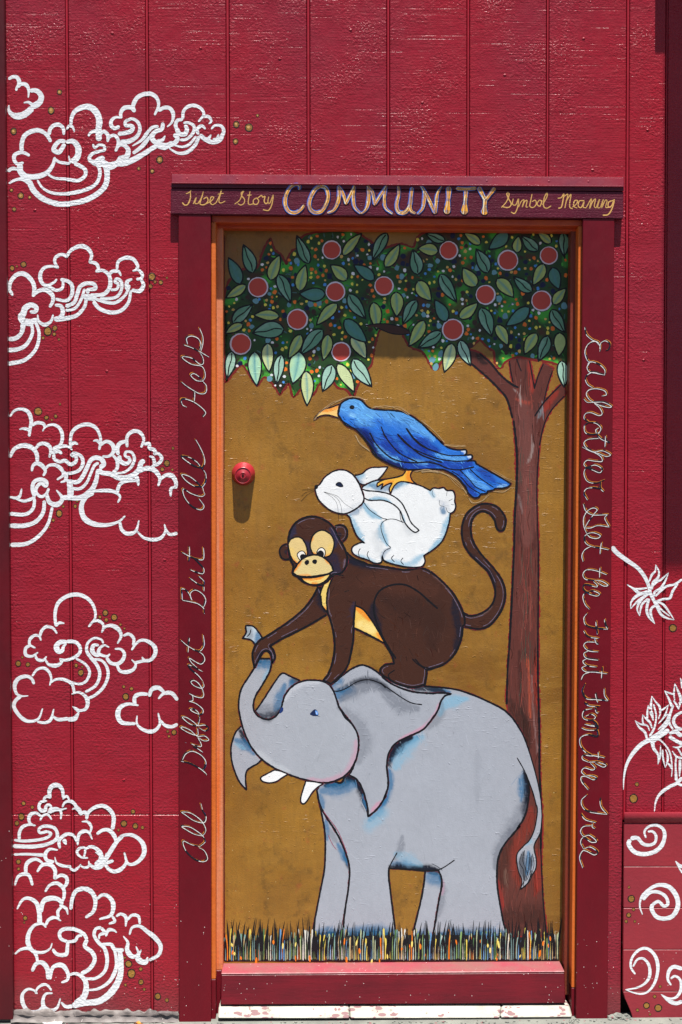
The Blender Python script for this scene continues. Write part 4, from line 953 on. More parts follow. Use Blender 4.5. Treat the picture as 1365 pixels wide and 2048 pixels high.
TRUNK_LINES=[(4.4,[(PX,"1028.6,1095 1024,1200 1018.6,1302")]),(3.4,[(PX,"1077.4,1095 1077,1200 1076.2,1302")]),(22,[(TK,"150,35 260,130 370,260 480,350 552,386")]),(14,[(TK,"448,20 468,200 495,335")]),(13,[(TK,"525,0 535,100 580,220")]),(14,[(TK,"650,40 690,260 714,400")]),(14,[(TK,"805,140 750,270 712,400")]),(13,[(TK,"900,210 850,360 812,520")]),(16,[(TK,"985,355 880,460 800,550 715,680")]),(14,[(TK,"1022,470 900,600 830,720 790,850 765,980")]),(14,[(TK,"762,1000 742,1300 740,1600 755,2040")]),(22,[(TK,"65,138 230,280 340,390 430,500 490,700")]),(24,[(TK,"500,720 525,950 535,1150 530,1400 512,1700 505,2040")]),
 (20,[(TK2,"95,0 80,200 70,560")]),(22,[(TK2,"390,0 392,350 405,800 408,1250 425,1650 420,2040")]),(12,[(E4,"1285,280 1298,600 1312,850 1335,1080")]),(13,[(E4,"1020,1085 980,920 945,720 938,560 960,440 1010,345 1120,205 1180,40")])]
LEAVES=[(T1,"205,590 88,330 120 p;330,478 238,200 130 d;262,600 62,728 96 l;505,552 600,300 118 l;585,495 706,778 128 d;892,385 772,108 112 d;795,662 858,400 120 l;1055,690 798,688 132 p;1270,550 1108,400 125 l;1175,785 968,1000 112 l;130,980 328,798 125 d;595,912 342,900 104 l;232,993 55,1082 86 l;642,1040 330,1080 165 d;812,1095 686,1335 112 l;1030,1045 812,1295 140 d;1085,1095 1036,1352 115 l"),
(T4,"395,190 408,430 100 l;100,258 60,482 86 d;288,262 306,542 112 q;508,285 470,528 88 d;655,262 603,525 140 q;712,420 720,705 106 l;1090,130 1206,318 112 l;925,368 850,588 112 d;972,362 1110,592 96 n;1098,322 1252,548 118 d"),
(T2,"130,302 318,85 98 l;572,80 428,350 112 d;555,420 698,192 112 l;445,548 242,400 112 p;188,690 358,935 130 d;438,772 470,1052 122 l;148,945 372,1172 140 p;662,668 670,918 132 l;868,750 733,992 118 d;1152,160 962,85 92 d;1085,262 882,236 122 l;880,495 832,248 132 d;880,560 1012,758 140 l;1105,490 1268,768 126 d;1165,965 1052,748 120 p;945,955 792,1212 122 l;1118,1068 886,1226 124 d"),
(T5,"408,182 348,405 100 l;470,158 552,355 90 d;1262,318 1282,522 92 d"),
(T3,"408,192 242,80 92 l;682,72 492,242 130 p;772,278 790,108 98 l;985,255 818,108 112 d;1112,182 978,75 88 l;1232,72 1242,312 108 d;482,478 365,242 130 d;365,612 232,428 140 l;572,538 738,722 132 l;922,668 738,518 112 d;1042,388 932,602 116 l;1128,425 1192,642 122 p;1135,795 1262,632 104 l;195,932 382,778 112 l;412,828 518,1112 138 d;895,825 662,1008 126 p;1118,846 1252,1074 120 d;568,998 682,1204 112 l;968,1082 848,1292 118 l;1082,1108 988,1360 118 d;1200,1075 1190,1312 122 n")]
FRUITS=[(T1,"385,622,102 1118,248,95 1157,664,99 777,944,106 208,1190,108 1213,1267,98"),(T2,"543,610,97 1191,255,94 1232,1047,110"),(T3,"680,352,104 1091,305,91 460,698,100 1020,758,104")]
CANOPY=[(PX,"449,610! 455,575 470,552 490,540 515,538 524,515 532,495 541,478! 548,500 562,512 574,532 582,508 596,495 604,478 625,468 700,463 738,482! 760,500 800,490 828,496 836,478 855,466 900,463 1137,462! 1138,720! 1128,730 1100,722 1060,716 1035,712 1010,722 1001,735 992,722 990,702 975,692 960,678 945,690 925,705 900,715 882,722 870,738 858,720 846,702 820,690 798,655 765,652 752,676 745,710 742,728 728,745 712,775 706,792! 694,778 676,772 660,752 640,765 625,790! 610,770 588,792! 578,765 560,788! 548,768 530,752 515,770! 500,748 484,728 466,745 452,762!")]
LOCK=(487.5,947.5)
# ------------------------------------------------------------------ ground
bm=bmesh.new(); box(bm,(-30,-1.05,-.3),(30,.25,0)); g=bmobj('pavement',bm,MAT['conc']); g['kind']='structure'
bm=bmesh.new(); box(bm,(-30,-1.2,-.3),(30,-1.052,-.004)); g=bmobj('kerb',bm,MAT['conc'],None,.01); g['kind']='structure'
bm=bmesh.new(); box(bm,(-40,-60,-.5),(40,-1.202,-.13)); g=bmobj('road',bm,MAT['asphalt']); g['kind']='structure'
# ------------------------------------------------------------------ wall
wall = thing('siding_wall','red painted plank siding wall with white outlined clouds around the door','wall',(0,0,0))
YB=.16
GR=[(132.3,138.8),(292,298.6),(452.6,460),(613.8,621),(773.6,780.4),(933.6,940),(1092.4,1098.6),(1252.4,1259.4),(1331,1336.5)]
def vx(x, y):   # x of a vertical edge measured at y=240, at another photo height y (plumb line on the wall)
    p=w2([[x,240]],0)[0]; z=w2([[682,y]],0)[0][2]; q=CR.T@(np.array([p[0],0,z])-CL); return 682.5+F*q[0]/-q[2]
def edge(x, ys): return [(vx(x,y),y) for y in ys]
TOP=-700; JY=1630; BOT=2026
edges=[13.5]+[e for gr in GR for e in gr]+[1900]
cols=[(edges[2*i],edges[2*i+1]) for i in range(len(edges)//2)]
bv=.0015
for a,b in cols:
    if b<300 and a<295:
        slab('siding_plank',edge(a,[TOP,JY-1.2])[::1]+edge(b,[JY-1.2,TOP]),0,YB*.3,MAT['wall'],wall,bv)
        slab('siding_plank',edge(a,[JY,BOT])+edge(b,[BOT,JY]),-.0010,YB*.3,MAT['wall'],wall,bv)
    elif a<300:   # plank that runs behind the left door post: L shape
        slab('siding_plank',edge(a,[TOP,JY-1.2])+[(400,JY-1.2),(400,405)]+edge(b,[405,TOP]),0,YB*.3,MAT['wall'],wall,bv)
        slab('siding_plank',edge(a,[JY,BOT])+[(400,BOT),(400,JY)],-.0010,YB*.3,MAT['wall'],wall,bv)
    elif b<1095:
        slab('siding_plank',edge(a,[TOP,405])+edge(b,[405,TOP]),0,YB*.3,MAT['wall'],wall,bv)
    elif a<1100:
        slab('siding_plank',edge(a,[TOP,405])+[(1195,405),(1195,2040)]+[(vx(b,2040)-2.5,2040),(vx(b,1650)-2.5,1650),(vx(b,1640),1640),(vx(b,TOP),TOP)],0,YB*.3,MAT['wall'],wall,bv)
    elif a<1300:
        slab('siding_plank',edge(a,[TOP,1640])+edge(b,[1640,TOP]),0,YB*.3,MAT['wall'],wall,bv)
    else:
        slab('siding_plank',edge(a,[TOP,1640])+edge(b,[1640,TOP]),0,YB*.3,MAT['wall'],wall,bv)
for i,(a,b) in enumerate(GR):
    y1=BOT if b<300 else (1640 if a>1200 else 405)
    k=1.3
    slab('groove_strip',edge(a+k,[TOP,y1])+edge(b-k,[y1,TOP]),.0026,.02,MAT['groove'],wall,.0005)
# dark core behind the boards (leaves the door opening free)
bm=bmesh.new()
prism(bm,[(-900,-700),(410,-700),(410,2060),(-900,2060)],.022,.3); prism(bm,[(1180,-700),(2300,-700),(2300,2060),(1180,2060)],.022,.3); prism(bm,[(410.5,-700),(1179.5,-700),(1179.5,425),(410.5,425)],.022,.3)
bmobj('wall_core',bm,MAT['dark'],wall)
slab('corner_board',edge(-240,[TOP,2040])+edge(11.2,[2040,TOP]),-.019,.02,MAT['corner'],wall,.002)
slab('wall_base',[(-300,2028),(400,2028),(400,2060),(-300,2060)],-.004,.05,MAT['conc'],wall,.002)

for x,y in ((1168,77),(1186,340),(702,60),(560,118),(845,205),(1010,150),(402,96),(225,66),(70,420),(214,742),(330,1120),(90,1440),(248,1560),(1296,260),(1288,720),(1300,1420)):
    q=w2([[x,y]],-.0002)[0]; bm=bmesh.new(); bmesh.ops.create_uvsphere(bm,u_segments=8,v_segments=5,radius=.0036,matrix=Matrix.Translation(Vector(q))@Matrix.Diagonal((1.2,.3,.8,1))); bmobj('nail_head',bm,MAT['wall'],wall,0,True)

# wainscot: rounded rail and five horizontal boards
XL=1248.8
rail=bmesh.new(); prof=[]
for i in range(9):
    t=i/8; prof.append((1624.5+t*21.5, -.0144-.0048*math.sin(math.pi*min(1,t*.9+.08))))
va=[];vb=[]
for y,Yd in prof:
    va.append(rail.verts.new(w2([[XL+.5,y]],Yd)[0])); vb.append(rail.verts.new(w2([[1900,y]],Yd)[0]))
for i in range(8): rail.faces.new((va[i],va[i+1],vb[i+1],vb[i]))
ba=rail.verts.new(w2([[XL+.5,1646]],.01)[0]); ta=rail.verts.new(w2([[XL+.5,1624.5]],.01)[0]); bb=rail.verts.new(w2([[1900,1646]],.01)[0]); tb=rail.verts.new(w2([[1900,1624.5]],.01)[0])
rail.faces.new((va[0],vb[0],tb,ta)); rail.faces.new((va[-1],ba,bb,vb[-1])); rail.faces.new([ta,ba]+va[::-1])
bmobj('wainscot_rail',rail,MAT['wains'],wall,0,True)
ys=[1646.6,1733,1816,1899,1983,2040]
for i in range(5):
    y0,y1=ys[i]+.5,ys[i+1]-.5; yy=-.0146
    if i<4: pts=[(XL-(y0-1625)*.006,y0),(XL-(y1-1625)*.006,y1),(1900,y1),(1900,y0)]
    else: pts=[(XL-2,y0),(XL+2,1998),(XL+9,2010),(XL+14,2024),(XL+18,2040),(1900,2040),(1900,y0)]
    slab('wainscot_board',pts,yy,.002,MAT['wains'],wall,.0010)

# ------------------------------------------------------------------ door frame
frame = thing('door_surround','dark maroon door frame lettered all round with a plum header and orange stops','door frame',tuple(w2([[390,2040]],-.01)[0]))
jl=slab('jamb',[(357.5,428),(358.5,2046),(422.5,2046),(422,428)],-.0175,.03,MAT['maroon'],frame,.0015)
jr=slab('jamb',[(1166.5,437),(1152.5,2046),(1215.5,2046),(1229.5,437)],-.0175,.03,MAT['maroon'],frame,.0015)
hb=slab('header_board',[(342,376.5),(342,427.5),(1247.5,437),(1247.5,383.5)],-.0195,.012,MAT['header'],frame,.0012)
slab('header_strip',[(342.5,366),(342.5,374.9),(1248,381.9),(1248,373)],-.0205,.012,MAT['header'],frame,.0010)
bm=bmesh.new(); prism(bm,[(344,349.5),(344,364.5),(1248,371.5),(1248,356)],[-.0165,-.0205,-.0205,-.0165],.0); fl=bmobj('header_flashing',bm,MAT['flash'],frame,.0008)
slab('flashing_lip',[(343.5,364.4),(343.5,367.2),(1248,374.2),(1248,371.2)],-.0245,.0,MAT['flash'],frame,.0009)
slab('flashing_top',[(344,348),(344,349.9),(1248,356.4),(1248,354.4)],-.0155,.0,MAT['flash'],frame,.0007)
for sx in (374.5,475,532,640,716,798,868.5,974,1098,1177,422):
    t=(sx-344)/904; sy=358+6.6*t; c=w2([[sx,sy]],-.0175)[0]; bm=bmesh.new()
    bmesh.ops.create_uvsphere(bm,u_segments=10,v_segments=6,radius=.0042,matrix=Matrix.Translation(Vector(c))@Matrix.Diagonal((1,.45,1,1)))
    s_=bmobj('screw',bm,MAT['flash'],fl,0,True)
# stops: outer orange strip, brown step, inner strip
slab('door_stop',[(423.2,444),(423.5,1958),(431.8,1958),(432,444)],.0,.11,MAT['orange'],frame,.0012)
slab('door_stop',[(432.2,456),(432.3,1940),(446,1940),(446.6,456)],.038,.11,MAT['pinkorange'],frame,.0012)
slab('stop_foot',[(423.5,1959),(423.5,2044),(432,2044),(432,1959)],.0,.11,MAT['maroon'],frame,.001)
slab('stop_foot',[(432.2,1941),(432.2,2030),(440,2030),(444,1941)],.036,.11,MAT['maroon'],frame,.001)
slab('door_stop',[(1157.6,452),(1143.6,1975),(1151,1975),(1165,452)],.0,.11,MAT['orange'],frame,.0012)
slab('stop_foot',[(1143.6,1976),(1143,2044),(1151,2044),(1151,1976)],.0,.11,MAT['maroon'],frame,.001)
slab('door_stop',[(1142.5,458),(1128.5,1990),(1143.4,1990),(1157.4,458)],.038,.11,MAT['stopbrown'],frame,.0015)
slab('head_stop',[(424,431),(424,444.5),(1165,452),(1165,440)],.002,.11,MAT['headstop'],frame,.0012)
slab('head_stop',[(432.2,445),(432.2,455.8),(1157.4,462.5),(1157.4,452.4)],.036,.11,MAT['headstop'],frame,.0012)
# threshold: a box step in front of the door
th0=w2([[444,1947]],0.0)[0]; 
bm=bmesh.new(); 
A=[(443,1947.5),(442,2011),(1131.5,2008),(1129.5,1943)]
prism(bm,[(443,1949.6),(442,2009.5),(1131.5,2006.5),(1129.5,1945.2)],.0042,.12); ths=bmobj('threshold',bm,MAT['sill'],frame,.0018)
slab('tread',[(443,1946.6),(443,1949.4),(1129.6,1945.0),(1129.5,1942.2)],.004,.12,MAT['tread'],ths,.0012)
# ------------------------------------------------------------------ door
DY=.077
door = thing('painted_door','ochre door painted with stacked animals under a fruit tree','door',tuple(w2([[780,1925]],DY)[0]))
slab('door_panel',[(430,440),(430,1950),(1150,1950),(1165,440)],DY,DY+.04,MAT['door'],door,.001)
def artobj(name,p,parent,mat='artd',label=None):
    o=p.build(name,MAT[mat],parent)
    if label: o['label']=label
    return o
lev=[4]
def newp(Y=DY): p=Paint(Y); p.lev=lev[0]; return p
def done(p): lev[0]=p.lev+1
# dirty edges of the panel
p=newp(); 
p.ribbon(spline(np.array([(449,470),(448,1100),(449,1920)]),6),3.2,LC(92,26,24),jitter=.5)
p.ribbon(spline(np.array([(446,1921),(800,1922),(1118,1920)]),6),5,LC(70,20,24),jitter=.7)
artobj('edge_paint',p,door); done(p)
# --- tree
p=newp()
tr=polygon(TRUNK_POLY)
p.ribbon(tr,6,LC(136,36,34),closed=True,jitter=.9); p.fill(tr,(94,48,42),TRUNK_MARKS,step=2.4,mottle=.12,streak=(3,26)); p.hairs(tr,750,None,(14,60),(.6,1.8),1.55,.07,under=.3)
trunk=artobj('painted_tree',p,door,label='painted brown forked tree trunk rising behind the grey elephant'); done(p)
p=newp()
for wd,segs in TRUNK_LINES:
    for reg,s in segs: p.ribbon(spline(P(reg,s),1.6),wd/reg[2],lin(BLACK),jitter=.35)
l0=p.lev
for k in range(70):   # dry brush streaks along the bark
    y=rng.uniform(880,1380); x=rng.uniform(1040,1066); l=rng.uniform(20,80)
    p.lev=l0+k%6
    p.ribbon(spline(np.array([(x,y),(x+rng.uniform(-3,3),y+l/2),(x+rng.uniform(-4,4),y+l)]),4),rng.uniform(.4,.9),lin((rng.choice([150,120,60]),)*1+(70,60)),jitter=.6)
p.lev=l0+7; artobj('outline',p,trunk); done(p)
p=newp(); can=polygon(CANOPY)
p.ribbon(can,9,LC(120,32,28),closed=True,jitter=.55)
marks=[]
for k in range(230):
    x=rng.uniform(450,1136); y=rng.uniform(462,785)
    c=[(70,180,60),(40,110,44),(70,40,28),(36,26,24),(34,90,50),(80,46,32),(44,42,26),(64,150,56)][rng.integers(8)]
    marks.append((c,rng.uniform(7,20),.85,[(PX,"%.1f,%.1f %.1f,%.1f"%(x,y,x+rng.uniform(-14,14),y+rng.uniform(-14,14)))]))
for k in range(60):
    x=rng.uniform(450,1136); y=rng.uniform(705,790); marks.append(((86,196,66),rng.uniform(6,13),.9,[(PX,"%.1f,%.1f %.1f,%.1f"%(x,y,x+rng.uniform(-9,9),y+rng.uniform(-9,9)))]))
p.fill(can,(40,72,34),marks,step=2.4,mottle=.2)
p.hairs(can,520,[(76,176,60),(44,116,44),(60,36,26),(30,24,22),(34,80,46),(92,54,34),(70,110,110)],(5,14),(1.4,3.4),1.2,1.0,.25)
p.hairs(can,160,[(22,18,20)],(2,5),(1.4,2.6),1.2,1.5,.2)
crown=artobj('foliage',p,trunk); done(p)
# loose dabs of paint
p=newp(); DAB=[((240,120,40),4.2),((240,225,90),3.4),((235,235,240),3.4),((80,150,225),3.4),((16,22,66),6),((215,175,95),3.4),((110,160,175),6.5),((60,40,34),6)]
pts=[]
dl=[]
for reg,s in LEAVES:
    for l in s.split(';'):
        a,b,_=l.split()[0],l.split()[1],0
        A_=P(reg,a+' '+b); dl.append((A_[0],A_[1],float(l.split()[2])/reg[2]/2))
fr=[(P(reg,','.join(f.split(',')[:2]))[0],float(f.split(',')[2])/reg[2]) for reg,s in FRUITS for f in s.split()]
Q=np.stack([rng.uniform(452,1132,5200),rng.uniform(468,785,5200)],1); ok=inside(Q,can)
for c,r in fr: ok&=np.hypot(*(Q-c).T)>r+4
for A_,B_,wv in dl: ok&=segdist(Q,np.array([A_*.85+B_*.15,B_*.8+A_*.2]))[0]>wv*.95+2
for q in Q[ok]:
    if len(pts)>=430: break
    if pts and (np.hypot(*(np.array(pts)-q).T)<7.5).any(): continue
    p.lev=lev[0]+len(pts)%4; pts.append(q); c,r=DAB[rng.choice(8,p=[.22,.2,.17,.12,.09,.08,.07,.05])]; p.disc(q[0],q[1],r*rng.uniform(.6,1.0),lin(c)*rng.uniform(.85,1.1),n=10,sq=rng.uniform(.8,1.25),wob=.2)
p.lev=lev[0]+5; o=artobj('paint_dab',p,trunk); o['kind']='stuff'; done(p)
# fruit and leaves
for c,r in fr:
    p=newp(); p.disc(c[0],c[1],r+1.2,LC(34,26,30),n=32,wob=.02); p.disc(c[0],c[1],r,LC(222,212,226),n=32,wob=.02); p.disc(c[0]+rng.uniform(-.8,.8),c[1]+rng.uniform(-.8,.8),r*.875,lin((204,78,66))*rng.uniform(.9,1.05),n=32,wob=.02)
    artobj('fruit',p,trunk)
lev[0]+=5; LB=lev[0]; leafn=[0]
def leaf(A,B,wd,kind,pale=False):
    leafn[0]+=1; p=newp(); p.lev=LB+6*(leafn[0]%8); d=B-A; L_=np.hypot(*d); d/=L_; nrm=np.array([-d[1],d[0]]); sgn=rng.choice([-1,1]); bend=sgn*wd*.06
    n=15; t=np.linspace(0,1,n); prof=np.sin(np.pi*t**.78)**.8*(1-.1*t); prof[0]=prof[-1]=0
    hw=wd/2*prof/prof.max(); ctr=A+np.outer(t*L_,d)+np.outer(bend*np.sin(np.pi*t),nrm)
    rows=9; u=np.linspace(-1,1,rows)
    q=(ctr[:,None,:]+hw[:,None,None]*u[None,:,None]*nrm[None,None,:]).reshape(-1,2)
    base={'d':(104,156,130),'p':(84,138,122),'l':(172,192,112),'q':(140,198,160),'n':(182,204,136)}[kind]
    if pale: base=tuple(.42*x+.58*y for x,y in zip(base,{'d':(196,228,214),'p':(190,225,215),'l':(224,232,190),'q':(190,232,206),'n':(222,232,186)}[kind]))
    c=np.tile(lin(base),(len(q),1)); U=np.tile(u,n); T_=np.repeat(t,rows)
    nz=fbm(q[:,0]/3,q[:,1]/3); c*=(0.82+.36*nz)[:,None]
    if kind in 'lq': k=np.exp(-((U-.05)/.2)**2)*(.5+.6*nz); c=c*(1-k[:,None])+lin((84,150,160))*k[:,None]; k2=np.clip(np.abs(U)-.35,0,1)*.8*(nz>.5); c=c*(1-k2[:,None])+lin((206,214,130))*k2[:,None]
    if kind in 'd': k=np.clip(U*1.2,0,1)*.5*nz*(.5+T_); c=c*(1-k[:,None])+lin((190,225,215))*k[:,None]
    if kind in 'p': k=np.exp(-((U)/.4)**2)*.5*nz; c=c*(1-k[:,None])+lin((80,140,175))*k[:,None]
    Y=p.Y-p.eps*p.lev; p.lev+=1
    f=[(i*rows+j,i*rows+j+1,(i+1)*rows+j+1,(i+1)*rows+j) for i in range(n-1) for j in range(rows-1)]
    p.add(w2(q,Y),f,c)
    e1=ctr+hw[:,None]*nrm; e2=ctr-hw[:,None]*nrm; tip=ctr[-1]+d*wd*.07
    for e in (e1,e2): p.ribbon(spline(np.vstack([e,tip]),2),np.r_[3.1],lin(BLACK),jitter=.35)
    if kind=='d': p.ribbon(spline(np.stack([ctr[1]*.8+ctr[0]*.2,ctr[4]+nrm*sgn*wd*.05,ctr[8]-nrm*sgn*wd*.06,ctr[12],tip]),2),2.5,lin(BLACK),jitter=.3)
    return artobj('leaf',p,trunk)
for reg,s in LEAVES:
    for l in s.split(';'):
        a,b,wd,kd=l.split(); q=P(reg,a+' '+b); leaf(q[0],q[1],float(wd)/reg[2],kd,reg in (T4,T5))
lev[0]=LB+52
p=newp()   # the dark twig hanging under the leaves
p.fill(polygon([(T2,"350,1010! 480,985 600,990 740,1025 800,1065 790,1090 700,1095 600,1080 480,1030 420,1018")]),(70,40,34),[],step=1.6,mottle=.2)
p.ribbon(spline(P(T2,"350,1005 480,988 600,992 740,1028 800,1068"),2),2.4,lin(BLACK),jitter=.3); p.ribbon(spline(P(T2,"480,1030 600,1080 700,1095 790,1088"),2),2.2,lin(BLACK),jitter=.3)
p.ribbon(spline(P(T2,"790,1200 800,1080 790,1030 860,960"),2),1.8,LC(40,30,30),jitter=.3)
artobj('twig',p,trunk); done(p)
# --- animals
def figure(fills, lines, label, body, pink=()):
    root=None; objs=[]
    for name,col,ow,halo,segs,marks in fills:
        p=newp(); pl=polygon(segs); area=(pl.max(0)-pl.min(0)).prod()
        st=1.8 if area>12000 else (1.5 if area>1500 else .8)
        if halo and ow: p.ribbon(pl,ow*1.15+1.5,LC(124,36,48),closed=True,jitter=.6)
        ow*=1.3 if ow>1.7 else 1.1; 
        if ow: p.ribbon(pl,ow+.6,lin(BLACK),closed=True,jitter=.3)
        p.fill(pl,col,marks,step=st,mottle=.05,streak=(6,10))
        if area>9000:
            if col in (GREY,(166,170,180)): p.hairs(pl,int(area/700),None,(10,40),(.7,2.0),1.45,.5,under=.05)
            elif col==BROWN: p.hairs(pl,int(area/300),None,(7,22),(.6,1.6),lambda c:.6+.9*math.sin(c[0]/60.),.5,under=.3)
            elif col==BL: p.hairs(pl,650,None,(8,26),(.5,1.6),.55,.3,under=.38)
            elif col[0]>225: p.hairs(pl,int(area/350),None,(6,18),(.6,1.8),.9,.8,under=.045)
        if col==BROWN:
            sg=np.sign(np.sum(pl[:,0]*np.roll(pl[:,1],-1)-pl[:,1]*np.roll(pl[:,0],-1))); tg=np.roll(pl,-1,0)-np.roll(pl,1,0); tg/=np.maximum(np.hypot(tg[:,0],tg[:,1]),1e-6)[:,None]
            inn=pl+np.stack([-tg[:,1],tg[:,0]],1)*sg*(ow*.5+2.2); vis=vnoise(np.arange(len(inn))/14.+rng.random()*90,np.zeros(len(inn)))
            j=0
            while j<len(inn):
                e=j
                while e<len(inn) and vis[e]>.52: e+=1
                if e-j>5: p.ribbon(inn[j:e],.9,lin((112,104,128)),jitter=.9); p.lev-=1
                j=e+1
            p.lev+=1
        # thin ink contour on the very edge
        if ow: p.ribbon(pl,ow,lin(BLACK),closed=True,jitter=.45)
        objs.append((name,p)); done(p)
    for name,p in objs:
        if name==body: root=artobj(body.replace('_body','_painting'),p,door,label=label)
    for name,p in objs:
        if name!=body: artobj(name,p,root)
    p=newp()
    for wd,segs in lines:
        for reg,s in segs: p.ribbon(spline(P(reg,s),1.4),wd/reg[2],lin(BLACK),jitter=.35)
    for wd,segs in pink:
        for reg,s in segs: p.ribbon(spline(P(reg,s),1.4),wd/reg[2],LC(150,60,84),jitter=.35)
    artobj('outline',p,root); done(p)
    return root
eleph=figure(ELEPHANT,ELEPHANT_LINES,'painted grey elephant lifting its trunk','elephant_body',ELEPHANT_PINK)
p=newp(); p.fill(polygon([(E1,"722,795 745,765 765,755 785,775 788,805 755,808")]),(24,40,80),[],step=.7); p.fill(polygon([(E1,"765,765 785,775 786,800 770,795")]),(110,160,230),[],step=.7); p.disc(440+776/4.003,1230+785/4.003,1,LC(240,240,250),n=8); p.ribbon(P(E1,"740,808 780,808 805,815"),1,lin(BLACK)); artobj('eye',p,eleph); done(p)
p=newp(); p.fill(polygon([(E1,"478,785 488,745 505,740 508,765 490,785")]),(24,50,110),[],step=.7); artobj('eye',p,eleph); done(p)
monkey=figure(MONKEY,MONKEY_LINES,'painted brown monkey on the back of the elephant holding its trunk','monkey_body')
rabbit=figure(RABBIT,RABBIT_LINES,'painted white rabbit crouching on the back of the monkey','rabbit_body')
bird=figure(BIRD,BIRD_LINES,'painted blue bird standing on the rabbit','bird_body')
p=newp()    # pale scratchy halo of brush marks round the bird
for s,reg in (("150,240 200,170 290,115 360,85 430,60 500,55 560,90",RB),("620,140 720,140 830,150 920,190",RB),("1010,240 1110,330 1200,420",RB),("480,360 520,420 600,490",RB),("640,540 760,555 850,560",B2),("1120,800 1220,860 1320,915",B2),("1130,1010 1240,1010 1310,985",B2),("880,1080 930,1120 1020,1100 1090,1050",B2),("420,815 560,820 680,850 780,930 870,1040",B2),("960,650 1050,640 1150,650",RB)):
    for k in range(3):
        q=P(reg,s)+rng.normal(0,1.6,(len(s.split()),2)); p.ribbon(spline(q,2.5),rng.uniform(.35,.9),lin((178,150,112)),jitter=.9)
artobj('brush_halo',p,bird); done(p)
# --- painted grass
p=newp(); gp=np.array([(450,1922),(450,1884),(600,1876),(780,1870),(950,1870),(1118,1878),(1119,1921)],float)
p.fill(np.vstack([spline(gp[i:i+2] if i<6 else np.vstack([gp[6],gp[0]]),6)[:-1] for i in range(7)]),(30,28,32),[],step=3,mottle=.4)
GC=[(222,206,92),(178,190,150),(124,164,160),(100,150,195),(214,216,206),(226,124,34),(76,116,72),(190,166,116),(130,166,100)]
g0=p.lev
x=452.
while x<1118:
    p.lev=g0+1+int(x)%5; h=rng.uniform(38,64); b=rng.uniform(-3,4); c=lin(GC[rng.choice(9,p=[.16,.15,.15,.12,.1,.07,.08,.09,.08])]); y0=1921+rng.uniform(-2,1)-(x-450)*.002
    p.ribbon(spline(np.array([(x,y0),(x+b*.3,y0-h*.5),(x+b,y0-h)]),3),np.r_[np.linspace(3.6,5.4,4),np.linspace(5,1.2,6)][:10] if 0 else 3.4*rng.uniform(.6,1.2),c,jitter=.5); x+=rng.uniform(1.8,3.6)
x=450.
while x<1120:
    p.lev=g0+8+int(x)%5; h=rng.uniform(54,88)*(1 if x<640 or x>1060 else .95); b=rng.uniform(-5,9); y0=1922-(x-450)*.002
    sp=spline(np.array([(x,y0),(x+b*.1,y0-h*.45),(x+b*.6,y0-h*.8),(x+b,y0-h)]),3); n=len(sp)
    p.ribbon(sp,np.interp(np.linspace(0,1,n),[0,.3,.6,1],[1.9,2.9,3.8,.4])*rng.uniform(.65,1.15),lin(BLACK),jitter=.3,round_end=False); x+=rng.uniform(2.2,4.8)
for k in range(34):
    p.lev=g0+15+k%5; x=rng.uniform(455,1115); y=rng.uniform(1872,1918); p.ribbon(spline(np.array([(x,y),(x+rng.uniform(-2,2),y+rng.uniform(5,16))]),3),rng.uniform(2.4,4.4),lin((238,128,30)) if rng.random()<.6 else lin((240,225,120)),jitter=.4)
p.lev=g0+22; o=artobj('painted_grass',p,door); o['kind']='stuff'; done(p)
# --- deadbolt
def ringloft(name, prof, c, mat, parent, seg=40):
    """turned part about the y axis: prof = (radius, y, drop)"""
    v=[];f=[]
    for r_,y_,dz in prof:
        for k in range(seg):
            a=2*math.pi*k/seg; v.append((c[0]+r_*math.cos(a),c[1]+y_,c[2]+dz+r_*math.sin(a)))
    for i in range(len(prof)-1):
        for k in range(seg): f.append((i*seg+k,i*seg+(k+1)%seg,(i+1)*seg+(k+1)%seg,(i+1)*seg+k))
    f.append(tuple((len(prof)-1)*seg+k for k in range(seg)))
    bm=bmesh.new(); vs_=[bm.verts.new(q) for q in v]
    for q in f: bm.faces.new([vs_[i] for i in q])
    o=bmobj(name,bm,mat,parent,0,False); o.data.polygons.foreach_set('use_smooth',[len(q.vertices)==4 for q in o.data.polygons])
    return o
c=w2([LOCK],DY)[0]
lk=ringloft('deadbolt',[(.0300,0,0),(.0302,-.004,0),(.0285,-.0065,0),(.0220,-.026,-.004),(.0212,-.0285,-.0045),(.0196,-.0290,-.0045),(.0190,-.0278,-.0045)],c,MAT['lock'],door)
k1=ringloft('lock_cylinder',[(.0185,-.0277,-.0045),(.0182,-.0280,-.0045),(.0090,-.0280,-.0045),(.0082,-.0290,-.0045),(.0070,-.0293,-.0045),(.0062,-.0286,-.0045)],c,MAT['lock'],lk)
bm=bmesh.new(); bmesh.ops.create_uvsphere(bm,u_segments=10,v_segments=6,radius=1,matrix=Matrix.Translation(Vector((c[0],c[1]-.0287,c[2]-.0055)))@Matrix.Diagonal((.0024,.0007,.0055,1))); k2=bmobj('keyhole',bm,MAT['dark'],lk)

